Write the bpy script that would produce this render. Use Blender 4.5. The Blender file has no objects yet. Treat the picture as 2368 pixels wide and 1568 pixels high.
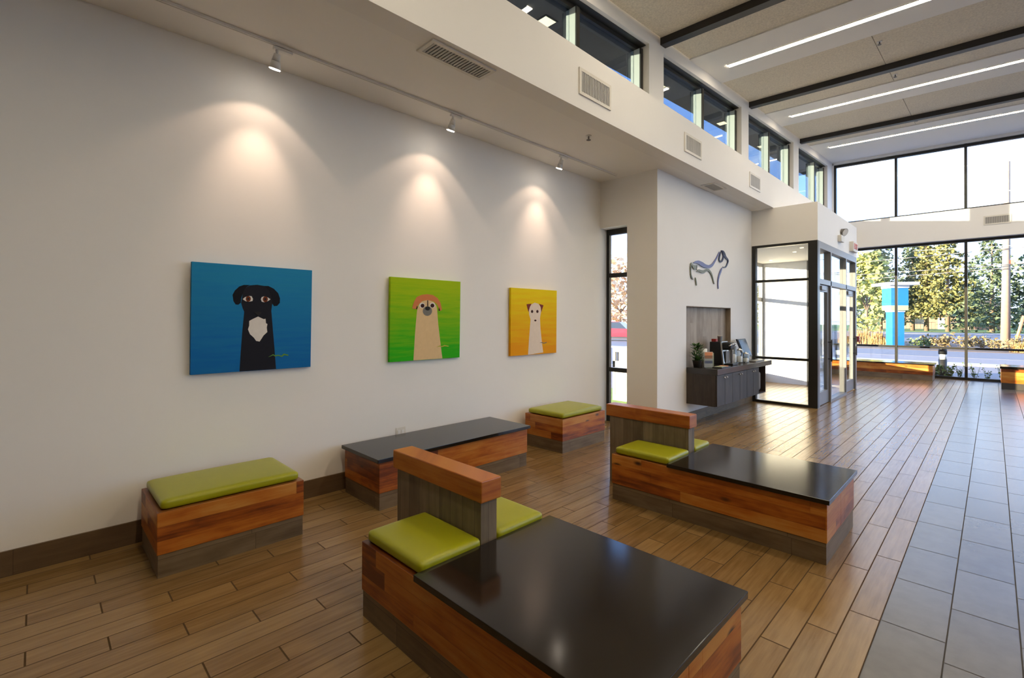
import bpy, bmesh, math, random
from mathutils import Vector, Matrix
C = bpy.context.scene.collection
sc = bpy.context.scene
PI = math.pi
random.seed(7)

# ------------------------------------------------------------------ materials
MATS = {}
def newmat(name):
    m = bpy.data.materials.new(name); m.use_nodes = True
    nt = m.node_tree; nt.nodes.clear()
    out = nt.nodes.new('ShaderNodeOutputMaterial')
    b = nt.nodes.new('ShaderNodeBsdfPrincipled')
    nt.links.new(b.outputs[0], out.inputs[0])
    MATS[name] = m
    return m, nt, b, out
def setv(b, **k):
    for n, v in k.items():
        b.inputs[n.replace('_', ' ')].default_value = v
def N(nt, t, **k):
    n = nt.nodes.new(t)
    for a, v in k.items(): setattr(n, a, v)
    return n
def math_(nt, op, a, b=None, c=None):
    n = N(nt, 'ShaderNodeMath', operation=op)
    for i, v in enumerate((a, b, c)):
        if v is None: continue
        if isinstance(v, (int, float)): n.inputs[i].default_value = v
        else: nt.links.new(v, n.inputs[i])
    return n.outputs[0]
def mixc(nt, fac, a, b, mode='MIX'):
    n = N(nt, 'ShaderNodeMix', data_type='RGBA', blend_type=mode)
    for i, v in ((0, fac), (6, a), (7, b)):
        if isinstance(v, (int, float)): n.inputs[i].default_value = v if i == 0 else (v, v, v, 1)
        elif isinstance(v, tuple): n.inputs[i].default_value = (*v[:3], 1)
        else: nt.links.new(v, n.inputs[i])
    return n.outputs[2]
def noise(nt, vec, scale, detail=4, rough=.55, dim='3D'):
    n = N(nt, 'ShaderNodeTexNoise'); n.noise_dimensions = dim
    n.inputs['Scale'].default_value = scale; n.inputs['Detail'].default_value = detail
    n.inputs['Roughness'].default_value = rough
    if vec is not None: nt.links.new(vec, n.inputs['Vector'])
    return n.outputs[0]
def ramp(nt, fac, stops):
    r = N(nt, 'ShaderNodeValToRGB')
    e = r.color_ramp.elements
    while len(e) < len(stops): e.new(.5)
    for i, (p, c) in enumerate(stops):
        e[i].position = p; e[i].color = (*c, 1)
    nt.links.new(fac, r.inputs[0]); return r.outputs[0]
def comb(nt, x, y, z):
    n = N(nt, 'ShaderNodeCombineXYZ')
    for i, v in enumerate((x, y, z)):
        if isinstance(v, (int, float)): n.inputs[i].default_value = v
        else: nt.links.new(v, n.inputs[i])
    return n.outputs[0]
def bump(nt, b, h, strength=.2, dist=.01):
    n = N(nt, 'ShaderNodeBump'); n.inputs['Strength'].default_value = strength
    n.inputs['Distance'].default_value = dist
    nt.links.new(h, n.inputs['Height']); nt.links.new(n.outputs[0], b.inputs['Normal'])

def plain(name, col, rough=.5, metal=0, nz=.04, scale=20, bumpy=0, spec=.5):
    m, nt, b, o = newmat(name)
    g = N(nt, 'ShaderNodeTexCoord')
    f = noise(nt, g.outputs['Object'], scale)
    c = mixc(nt, f, tuple(x*(1-nz) for x in col), tuple(min(1, x*(1+nz)) for x in col))
    nt.links.new(c, b.inputs['Base Color'])
    setv(b, Roughness=rough, Metallic=metal)
    b.inputs['Specular IOR Level'].default_value = spec
    if bumpy: bump(nt, b, f, bumpy, .004)
    return m
def emit(name, col, s):
    m, nt, b, o = newmat(name)
    setv(b, Base_Color=(.8, .8, .8, 1)); b.inputs['Emission Color'].default_value = (*col, 1)
    b.inputs['Emission Strength'].default_value = s
    return m
def glassmat(name, tint, refl=1.0, rough=0):
    m, nt, b, o = newmat(name); nt.nodes.remove(b)
    t = N(nt, 'ShaderNodeBsdfTransparent'); t.inputs[0].default_value = (*tint, 1)
    g = N(nt, 'ShaderNodeBsdfGlossy'); g.inputs['Roughness'].default_value = rough
    g.inputs[0].default_value = (.9, .95, 1, 1)
    f = N(nt, 'ShaderNodeLayerWeight'); f.inputs[0].default_value = .5
    f5 = math_(nt, 'MULTIPLY_ADD', math_(nt, 'POWER', f.outputs['Facing'], 5.0), .92, .04)
    mx = N(nt, 'ShaderNodeMixShader')
    nt.links.new(math_(nt, 'MULTIPLY', f5, refl), mx.inputs[0])
    nt.links.new(t.outputs[0], mx.inputs[1]); nt.links.new(g.outputs[0], mx.inputs[2])
    nt.links.new(mx.outputs[0], o.inputs[0])
    return m

def boards(name, rowh, length, tones, vertical=False, rough=.45, knots=0, gap=.004, seed=0, grainy=1.0, idvar=.5):
    """boards laid along the long side of any upright face: u = x + y, v = z (swapped when vertical)"""
    m, nt, b, o = newmat(name)
    g = N(nt, 'ShaderNodeNewGeometry'); s = N(nt, 'ShaderNodeSeparateXYZ')
    nt.links.new(g.outputs['Position'], s.inputs[0])
    u = math_(nt, 'ADD', s.outputs[0], s.outputs[1]); v = s.outputs[2]
    if vertical: u, v = v, u
    v = math_(nt, 'ADD', v, 50.0)
    rv = math_(nt, 'DIVIDE', v, rowh); row = math_(nt, 'FLOOR', rv); fr = math_(nt, 'FRACT', rv)
    w1 = N(nt, 'ShaderNodeTexWhiteNoise'); w1.noise_dimensions = '1D'
    nt.links.new(math_(nt, 'ADD', row, seed+.5), w1.inputs['W'])
    t = math_(nt, 'ADD', math_(nt, 'DIVIDE', u, length), math_(nt, 'MULTIPLY', w1.outputs[0], 7.0))
    t = math_(nt, 'ADD', t, 40.0)
    col = math_(nt, 'FLOOR', t); ft = math_(nt, 'FRACT', t)
    w2 = N(nt, 'ShaderNodeTexWhiteNoise'); w2.noise_dimensions = '3D'
    nt.links.new(comb(nt, row, col, seed), w2.inputs['Vector'])
    idv = w2.outputs[0]
    # grain
    off = math_(nt, 'MULTIPLY', idv, 31.0)
    gv = comb(nt, math_(nt, 'MULTIPLY', u, 2.2), math_(nt, 'MULTIPLY', v, 34.0), off)
    wav = noise(nt, comb(nt, math_(nt, 'MULTIPLY', u, 3.5), math_(nt, 'MULTIPLY', v, 9.0), off), 1.0, 3)
    gr = noise(nt, gv, 1.0, 6, .65)
    f = math_(nt, 'ADD', math_(nt, 'MULTIPLY', gr, 1.0*grainy), math_(nt, 'MULTIPLY', wav, .9))
    f = math_(nt, 'ADD', f, math_(nt, 'MULTIPLY', math_(nt, 'SUBTRACT', idv, .5), idvar))
    f = math_(nt, 'ADD', f, .5-.5*grainy-.45)
    c = ramp(nt, f, tones)
    if knots:
        vo = N(nt, 'ShaderNodeTexVoronoi'); vo.inputs['Scale'].default_value = 1.0
        nt.links.new(comb(nt, math_(nt, 'MULTIPLY', u, 3.4), math_(nt, 'MULTIPLY', v, 8.0), off), vo.inputs['Vector'])
        wn = N(nt, 'ShaderNodeTexWhiteNoise'); wn.noise_dimensions = '3D'
        nt.links.new(vo.outputs['Position'], wn.inputs['Vector'])
        k = math_(nt, 'MULTIPLY', math_(nt, 'LESS_THAN', wn.outputs[0], knots),
                  ramp_val(nt, vo.outputs['Distance'], .07, .2))
        c = mixc(nt, k, c, (.045, .014, .005))
    e1 = math_(nt, 'LESS_THAN', fr, gap/rowh); e2 = math_(nt, 'LESS_THAN', ft, gap/length)
    e = math_(nt, 'MULTIPLY', math_(nt, 'MAXIMUM', e1, e2), .6)
    c = mixc(nt, e, c, tuple(x*.35 for x in tones[0][1]))
    nt.links.new(c, b.inputs['Base Color'])
    setv(b, Roughness=rough)
    bump(nt, b, math_(nt, 'SUBTRACT', gr, e), .12, .003)
    return m
def ramp_val(nt, v, lo, hi):
    n = N(nt, 'ShaderNodeMapRange'); n.inputs[1].default_value = lo; n.inputs[2].default_value = hi
    n.inputs[3].default_value = 1; n.inputs[4].default_value = 0
    nt.links.new(v, n.inputs[0]); return n.outputs[0]

def floor_mat():
    m, nt, b, o = newmat('floor_tile')
    g = N(nt, 'ShaderNodeNewGeometry'); s = N(nt, 'ShaderNodeSeparateXYZ')
    nt.links.new(g.outputs['Position'], s.inputs[0]); x, y = s.outputs[0], s.outputs[1]
    def field(x0, w, L, rand, sh, ph):
        rx = math_(nt, 'DIVIDE', math_(nt, 'SUBTRACT', x, x0-100*w), w)
        row = math_(nt, 'FLOOR', rx); fr = math_(nt, 'FRACT', rx)
        if rand:
            w1 = N(nt, 'ShaderNodeTexWhiteNoise'); w1.noise_dimensions = '1D'
            nt.links.new(math_(nt, 'ADD', row, .37), w1.inputs['W']); shf = w1.outputs[0]
        else:
            shf = math_(nt, 'FRACT', math_(nt, 'MULTIPLY', math_(nt, 'SUBTRACT', row, 100.0), sh))
        t = math_(nt, 'SUBTRACT', math_(nt, 'DIVIDE', math_(nt, 'SUBTRACT', y, ph-100*L), L), shf)
        col = math_(nt, 'FLOOR', t); ft = math_(nt, 'FRACT', t)
        w2 = N(nt, 'ShaderNodeTexWhiteNoise'); w2.noise_dimensions = '2D'
        nt.links.new(comb(nt, row, col, 0), w2.inputs['Vector'])
        def edge(f, size, gw):
            d = math_(nt, 'MINIMUM', f, math_(nt, 'SUBTRACT', 1.0, f))
            return math_(nt, 'LESS_THAN', math_(nt, 'MULTIPLY', d, size), gw)
        return w2.outputs[0], edge(fr, w, .0034), edge(ft, L, .0042)
    idp, e1, e2 = field(4.205, .1465, .93, False, 1/3, -.256)
    idt, g1, g2 = field(4.205, .2815, .631, False, .683, 3.17)
    ep = math_(nt, 'MAXIMUM', e1, e2); et = math_(nt, 'MAXIMUM', g1, g2)
    off = math_(nt, 'MULTIPLY', idp, 57.0)
    gr = noise(nt, comb(nt, math_(nt, 'MULTIPLY', x, 42.0), math_(nt, 'MULTIPLY', y, 2.6), off), 1.0, 6, .62)
    bl = noise(nt, comb(nt, math_(nt, 'MULTIPLY', x, 9.0), math_(nt, 'MULTIPLY', y, 3.0), off), 1.0, 2)
    f = math_(nt, 'ADD', math_(nt, 'MULTIPLY', gr, .5), math_(nt, 'MULTIPLY', bl, .25))
    f = math_(nt, 'ADD', f, math_(nt, 'MULTIPLY', idp, .2))
    cp = ramp(nt, f, [(.20, (0.1188, 0.0620, 0.0199)), (.38, (0.2004, 0.1157, 0.0397)), (.55, (0.2561, 0.1551, 0.0574)), (.8, (0.3192, 0.2032, 0.0828))])
    cp = mixc(nt, math_(nt, 'MULTIPLY', ep, .85), cp, (.055, .034, .018))
    offt = math_(nt, 'MULTIPLY', idt, 19.0)
    st = noise(nt, comb(nt, x, y, offt), 7.0, 6, .6)
    ft_ = math_(nt, 'ADD', math_(nt, 'MULTIPLY', st, .6), math_(nt, 'MULTIPLY', idt, .4))
    ct = ramp(nt, ft_, [(.2, (0.0698, 0.0675, 0.0690)), (.5, (0.0922, 0.0900, 0.0920)), (.8, (0.1170, 0.1148, 0.1173))])
    ct = mixc(nt, math_(nt, 'MULTIPLY', et, .8), ct, (.07, .065, .06))
    side = math_(nt, 'GREATER_THAN', x, 4.205)
    c = mixc(nt, side, cp, ct)
    nt.links.new(c, b.inputs['Base Color'])
    e = mixc(nt, side, ep, et)
    bump(nt, b, math_(nt, 'SUBTRACT', 1.0, e), .05, .002)
    nt.links.new(math_(nt, 'MULTIPLY_ADD', e, .6, .245), b.inputs['Roughness'])
    nt.links.new(math_(nt, 'MULTIPLY_ADD', e, -.62, .64), b.inputs['Specular IOR Level'])
    return m

def canvas_mat(name, bottom, top, z0, z1, dark=.15):
    m, nt, b, o = newmat(name)
    g = N(nt, 'ShaderNodeNewGeometry'); s = N(nt, 'ShaderNodeSeparateXYZ')
    nt.links.new(g.outputs['Position'], s.inputs[0])
    st = noise(nt, comb(nt, math_(nt, 'MULTIPLY', s.outputs[1], 2.0), math_(nt, 'MULTIPLY', s.outputs[2], 22.0), 0), 1.0, 5, .6)
    t = math_(nt, 'DIVIDE', math_(nt, 'SUBTRACT', s.outputs[2], z0), z1-z0)
    t = math_(nt, 'ADD', t, math_(nt, 'MULTIPLY', math_(nt, 'SUBTRACT', st, .5), 1.1))
    mid = tuple((a+c)/2 for a, c in zip(bottom, top))
    c = ramp(nt, t, [(.05, bottom), (.5, mid), (.95, top)])
    c = mixc(nt, math_(nt, 'MULTIPLY', st, dark*2), c, tuple(x*.6 for x in mid))
    nt.links.new(c, b.inputs['Base Color']); setv(b, Roughness=.75)
    b.inputs['Specular IOR Level'].default_value = .2
    return m

M = {}
M['floor'] = floor_mat()
M['wall'] = plain('wall_paint', (.84, .825, .795), .65, nz=.015, scale=3, spec=.3)
M['taupe'] = plain('taupe_paint', (.45, .42, .38), .7)
M['ceil'] = plain('ceiling_paint', (.88, .865, .83), .7, nz=.01, scale=3, spec=.2)
M['tectum'] = plain('wood_fibre_panel', (.76, .69, .57), .9, nz=.34, scale=38, bumpy=.8, spec=.1)
M['base'] = boards('baseboard_tile', .2, .93, [(.2, (0.0800, 0.0465, 0.0208)), (.8, (0.1360, 0.0825, 0.0390))], rough=.5)
M['wood'] = boards('oiled_oak_board', .0927, 1.35,
    [(.12, (0.1360, 0.0261, 0.0025)), (.33, (0.2856, 0.0667, 0.0059)), (.52, (0.4080, 0.1160, 0.0109)), (.72, (0.4760, 0.1682, 0.0231)), (.92, (0.5304, 0.2320, 0.0462))],
    rough=.38, knots=.3, gap=.0016, seed=3, idvar=.68)
M['cap'] = boards('oiled_oak_beam', .4, 5, [(.15, (0.1500, 0.0272, 0.0030)), (.4, (0.3150, 0.0782, 0.0070)), (.6, (0.4200, 0.1224, 0.0130)), (.88, (0.4950, 0.1836, 0.0300))],
    rough=.36, knots=.34, gap=0, seed=9)
M['kick'] = boards('grey_wood_look_tile', .1528, .93, [(.15, (0.0990, 0.0644, 0.0317)), (.45, (0.1518, 0.1047, 0.0572)), (.7, (0.1914, 0.1372, 0.0792)), (.9, (0.2244, 0.1652, 0.0990))],
    rough=.5, gap=.004, seed=5, grainy=.7, idvar=.25)
M['panel'] = boards('grey_wood_look_plank', .112, 3, [(.15, (0.0936, 0.0672, 0.0378)), (.45, (0.1512, 0.1120, 0.0675)), (.7, (0.2016, 0.1523, 0.0961)), (.9, (0.2448, 0.1888, 0.1242))],
    vertical=True, rough=.5, gap=.004, seed=4, grainy=.7, idvar=.3)
M['nichewood'] = boards('niche_plank', .13, 3, [(.15, (.24, .19, .145)), (.5, (.34, .28, .215)), (.85, (.42, .35, .28))], vertical=True, rough=.55, gap=.003, seed=2)
M['dkick'] = plain('dark_kick_tile', (.035, .028, .024), .5)
M['stone'] = plain('black_stone', (.014, .010, .0065), .13, nz=.5, scale=220, spec=.42)
M['vinyl'] = plain('lime_vinyl', (.32, .325, .006), .34, nz=.05, scale=14, bumpy=.06, spec=.45)
M['bronze'] = plain('dark_bronze_metal', (.020, .019, .016), .35, spec=.4)
M['frame_lit'] = plain('frame_metal_lit', (.20, .197, .195), .4, metal=.15)  # lit copy of the dark vestibule frame metal, reflected light put into its grey
M['sage'] = plain('pale_sage_metal', (.42, .46, .42), .45)
M['beam'] = plain('black_beam_paint', (.022, .020, .018), .45, nz=.1)
M['white'] = plain('white_enamel', (.78, .77, .74), .4)
M['offwhite'] = plain('ivory_plastic', (.72, .69, .62), .45)
M['louver'] = plain('grey_louver', (.46, .45, .42), .5)
M['darkgap'] = plain('dark_recess', (.05, .048, .045), .8)
M['soffit'] = plain('dark_overhang', (.075, .070, .066), .7)
M['glass'] = glassmat('clear_glass', (.97, .985, .98))
M['tint'] = glassmat('tinted_glass', (.47, .52, .55), 1.0)
M['led'] = emit('led_diffuser', (1, .84, .60), 22)
M['lamp'] = emit('lamp_face', (1, .86, .7), 30)
M['soflamp'] = emit('soffit_lamp', (1, .74, .36), 3)
M['cab'] = boards('espresso_laminate', 1.5, 5, [(.2, (.022, .015, .011)), (.5, (.038, .028, .021)), (.85, (.062, .047, .037))], vertical=True, rough=.55, gap=0)
M['ctop'] = plain('charcoal_counter', (.030, .026, .022), .25, nz=.3, scale=120)
M['chrome'] = plain('brushed_chrome', (.65, .64, .62), .25, metal=1)
M['blackpl'] = plain('black_plastic', (.008, .008, .009), .3)
M['grayp'] = plain('grey_plastic', (.17, .16, .15), .4)
M['screen'] = plain('glass_screen', (.05, .055, .06), .08, spec=.8)
M['clearp'] = glassmat('clear_acrylic', (.86, .88, .88), 1.6, .05)
M['red'] = plain('red_plastic', (.30, .022, .016), .4)
M['exitred'] = plain('faded_red_letter', (.75, .22, .20), .5)
M['leaf'] = plain('houseplant_leaf', (.06, .15, .03), .45, nz=.4, scale=40)
M['pot'] = plain('dark_pot', (.03, .025, .02), .5)
M['paperw'] = plain('white_paper', (.8, .79, .76), .6)
M['paperg'] = plain('pale_green_card', (.42, .46, .33), .6)
M['printo'] = plain('orange_print', (.75, .30, .14), .6)
M['printb'] = plain('blue_print', (.16, .19, .36), .6)
M['blue'] = plain('pale_blue_letter_metal', (.13, .15, .34), .35)
M['navy'] = plain('navy_letter_metal', (.030, .042, .11), .35)
M['sagel'] = plain('sage_letter_metal', (.17, .185, .13), .4)
# paint
for n, c in dict(p_black=(.012, .013, .02), p_ear=(.006, .007, .012), p_white=(.74, .71, .67), p_brown=(.16, .035, .01), p_nose=(.02, .02, .022),
                 p_sgreen=(.12, .30, .05), p_cream=(.72, .52, .28), p_rust=(.62, .21, .07), p_dbrown=(.045, .012, .010), p_grey=(.19, .185, .165),
                 p_olive=(.45, .42, .05), p_pale=(.78, .66, .55), p_maroon=(.20, .035, .025)).items():
    M[n] = plain(n[2:]+'_paint', c, .75, nz=.08, scale=25, spec=.2)
M['canvas1'] = canvas_mat('blue_canvas', (.003, .14, .44), (.018, .27, .52), 1.25, 2.17, .25)
M['canvas2'] = canvas_mat('green_canvas', (.018, .43, .004), (.38, .56, .001), 1.25, 2.17, .07)
M['canvas3'] = canvas_mat('yellow_canvas', (.80, .32, .001), (.84, .64, .002), 1.25, 2.15, .05)
# outdoors
M['asphalt'] = plain('asphalt', (.16, .165, .18), .9, nz=.15, scale=4)
M['paving'] = plain('pale_paving', (.24, .22, .215), .9, nz=.1, scale=3)
M['kerb'] = plain('pale_kerb', (.50, .48, .45), .9)
M['soil'] = plain('mulch', (.12, .085, .06), .95, nz=.4, scale=8)
M['lawn'] = plain('lawn_grass', (.16, .25, .045), .95, nz=.35, scale=2)
M['bark'] = plain('bark', (.20, .14, .095), .9, nz=.3, scale=9)
M['polewood'] = plain('weathered_pole', (.30, .235, .18), .85, nz=.15, scale=5)
M['conifer'] = plain('conifer_needles', (.075, .105, .050), .8, nz=.55, scale=.9)
M['conifer2'] = plain('olive_needles', (.17, .165, .05), .8, nz=.5, scale=.9)
M['poplar'] = plain('pale_green_leaves', (.34, .36, .10), .8, nz=.4, scale=1.2)
M['tanleaf'] = plain('tan_leaves', (.66, .48, .30), .8, nz=.35, scale=1.0)
M['drygrass'] = plain('dry_grass', (.52, .33, .12), .9, nz=.4, scale=3)
M['shrub'] = plain('reddish_shrub', (.22, .16, .07), .9, nz=.6, scale=3)
M['weed'] = plain('garden_plant', (.13, .19, .06), .8, nz=.4, scale=6)
M['signblue'] = plain('sign_blue', (.012, .22, .62), .4)
M['signlime'] = plain('sign_lime', (.62, .66, .25), .4)
M['orangetube'] = plain('orange_tube', (.85, .30, .12), .5)
M['carred'] = plain('red_car_paint', (.38, .03, .05), .25)
M['carblue'] = plain('blue_car_paint', (.12, .22, .42), .25)
M['cardark'] = plain('dark_car_trim', (.02, .02, .022), .4)
M['carglass'] = plain('car_glass', (.04, .05, .06), .08, spec=.8)
M['extwall'] = plain('exterior_stucco', (.62, .59, .54), .8)
M['binbody'] = plain('pale_concrete', (.40, .385, .35), .8)
M['brick'] = plain('house_brick', (.30, .17, .12), .9, nz=.3, scale=4)
M['roof'] = plain('house_shingle', (.12, .10, .09), .9)

# ------------------------------------------------------------------ mesh helpers
class MB:
    def __init__(s):
        s.bm = bmesh.new(); s.mats = []
    def mi(s, mat):
        if mat not in s.mats: s.mats.append(mat)
        return s.mats.index(mat)
    def faces(s, vs, fs, mat=None, smooth=False):
        bv = [s.bm.verts.new(v) for v in vs]
        i = s.mi(mat) if mat else 0
        out = []
        for f in fs:
            try:
                fc = s.bm.faces.new([bv[k] for k in f]); fc.material_index = i; fc.smooth = smooth; out.append(fc)
            except ValueError: pass
        return bv, out
    def hexa(s, p, mat=None, bev=0, seg=2):
        """p: 8 points, bottom ring then top ring"""
        bv, fs = s.faces(p, [(0, 3, 2, 1), (4, 5, 6, 7), (0, 1, 5, 4), (1, 2, 6, 5), (2, 3, 7, 6), (3, 0, 4, 7)], mat)
        if bev:
            es = list({e for f in fs for e in f.edges})
            r = bmesh.ops.bevel(s.bm, geom=es, offset=bev, segments=seg, affect='EDGES', profile=.6)
            for f in r['faces']: f.material_index = fs[0].material_index if fs[0].is_valid else 0
        return s
    def box(s, x0, y0, z0, x1, y1, z1, mat=None, bev=0, seg=2):
        return s.hexa([(x0, y0, z0), (x1, y0, z0), (x1, y1, z0), (x0, y1, z0), (x0, y0, z1), (x1, y0, z1), (x1, y1, z1), (x0, y1, z1)], mat, bev, seg)
    def slab(s, x0, y0, x1, y1, zb, zt, mat=None):
        """box whose bottom / top follow functions of (x, y)"""
        r = [(x0, y0), (x1, y0), (x1, y1), (x0, y1)]
        fb = zb if callable(zb) else (lambda x, y: zb); ft = zt if callable(zt) else (lambda x, y: zt)
        return s.hexa([(x, y, fb(x, y)) for x, y in r]+[(x, y, ft(x, y)) for x, y in r], mat)
    def cyl(s, a, b, r0, r1=None, n=16, mat=None, caps=True):
        a, b = Vector(a), Vector(b); r1 = r0 if r1 is None else r1
        d = (b-a).normalized(); t = Vector((0, 0, 1)) if abs(d.z) < .9 else Vector((1, 0, 0))
        u = d.cross(t).normalized(); w = d.cross(u)
        vs = [a+(u*math.cos(2*PI*i/n)+w*math.sin(2*PI*i/n))*r0 for i in range(n)]+[b+(u*math.cos(2*PI*i/n)+w*math.sin(2*PI*i/n))*r1 for i in range(n)]
        bv = [s.bm.verts.new(v) for v in vs]; k = s.mi(mat) if mat else 0
        for i in range(n):
            f = s.bm.faces.new([bv[i], bv[(i+1) % n], bv[n+(i+1) % n], bv[n+i]]); f.smooth = True; f.material_index = k
        if caps:
            for ring in (bv[:n][::-1], bv[n:]):
                f = s.bm.faces.new(ring); f.material_index = k
        return s
    def lathe(s, c, prof, n=20, mat=None):
        k = s.mi(mat) if mat else 0; rings = []
        for r, z in prof:
            rings.append([s.bm.verts.new((c[0]+r*math.cos(2*PI*i/n), c[1]+r*math.sin(2*PI*i/n), c[2]+z)) for i in range(n)])
        for a, b in zip(rings, rings[1:]):
            for i in range(n):
                f = s.bm.faces.new([a[i], a[(i+1) % n], b[(i+1) % n], b[i]]); f.smooth = True; f.material_index = k
        for ring in (rings[0][::-1], rings[-1]):
            f = s.bm.faces.new(ring); f.material_index = k
        return s
    def tube(s, pts, r, n=8, mat=None):
        for a, b in zip(pts, pts[1:]): s.cyl(a, b, r, n=n, mat=mat)
        return s
    def plate(s, yz, x0, x1, mat=None):
        """closed outline in the y-z plane, extruded from x0 to x1"""
        n = len(yz)
        vs = [(x0(y, z) if callable(x0) else x0, y, z) for y, z in yz]+[(x1(y, z) if callable(x1) else x1, y, z) for y, z in yz]
        bv = [s.bm.verts.new(v) for v in vs]; k = s.mi(mat) if mat else 0
        for f in [bv[:n][::-1], bv[n:]]+[[bv[i], bv[(i+1) % n], bv[n+(i+1) % n], bv[n+i]] for i in range(n)]:
            fc = s.bm.faces.new(f); fc.material_index = k
        return s
    def rbox(s, x0, y0, z0, x1, y1, z1, r, crown=0, cuts=14, mat=None):
        t = bmesh.new(); bmesh.ops.create_cube(t, size=2)
        bmesh.ops.subdivide_edges(t, edges=t.edges[:], cuts=cuts, use_grid_fill=True)
        c = Vector(((x0+x1)/2, (y0+y1)/2, (z0+z1)/2)); h = Vector(((x1-x0)/2, (y1-y0)/2, (z1-z0)/2))
        k = s.mi(mat) if mat else 0; mp = {}
        for v in t.verts:
            q = Vector([math.copysign(abs(a)**.6, a) for a in v.co])
            p = Vector((q.x*h.x, q.y*h.y, q.z*h.z))
            i = Vector([max(-h[j]+r, min(h[j]-r, p[j])) for j in range(3)])
            d = p-i
            if d.length > 1e-9: p = i+d.normalized()*r
            u, w = p.x/h.x, p.y/h.y
            if p.z > 0: p.z += crown*max(0, 1-abs(u)**2.5)*max(0, 1-abs(w)**2.5)
            mp[v] = s.bm.verts.new(p+c)
        for f in t.faces:
            try:
                g = s.bm.faces.new([mp[v] for v in f.verts]); g.smooth = True; g.material_index = k
            except ValueError: pass
        t.free(); return s
    def build(s, name, mat, parent=None, origin=None):
        if parent is not None: off = Vector(parent_world(parent))
        else:
            if origin is None:
                xs = [v.co for v in s.bm.verts]
                lo = Vector([min(v[i] for v in xs) for i in range(3)]); hi = Vector([max(v[i] for v in xs) for i in range(3)])
                off = Vector(((lo.x+hi.x)/2, (lo.y+hi.y)/2, lo.z))
            else: off = Vector(origin)
        if parent is None or off.length: bmesh.ops.translate(s.bm, verts=s.bm.verts[:], vec=-off)
        bmesh.ops.recalc_face_normals(s.bm, faces=s.bm.faces[:])
        me = bpy.data.meshes.new(name); s.bm.to_mesh(me); s.bm.free()
        for mt in (s.mats or [mat]): me.materials.append(M[mt])
        o = bpy.data.objects.new(name, me); C.objects.link(o)
        if parent is not None: o.parent = parent
        else: o.location = off
        return o
def parent_world(p):
    v = Vector(p.location)
    while p.parent is not None:
        p = p.parent; v += Vector(p.location)
    return v
def tag(o, label, cat, group=None, kind=None):
    if label: o['label'] = label
    if cat: o['category'] = cat
    if group: o['group'] = group
    if kind: o['kind'] = kind
    return o
def thing(name, loc, label=None, cat=None, group=None, kind=None):
    o = bpy.data.objects.new(name, None); o.empty_display_size = .1
    C.objects.link(o); o.location = loc
    return tag(o, label, cat, group, kind)
def struct(name, mb, mat, parent=None, label=None):
    o = mb.build(name, mat, parent)
    if parent is None: o['kind'] = 'structure'
    if label: o['label'] = label
    return o
def sroot(name, loc, label=None):
    o = thing(name, loc); o['kind'] = 'structure'
    if label: o['label'] = label
    return o
def copy_tree(o, parent=None):
    c = o.copy(); C.objects.link(c)
    if parent is not None: c.parent = parent
    for ch in list(o.children): copy_tree(ch, c)
    return c
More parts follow.
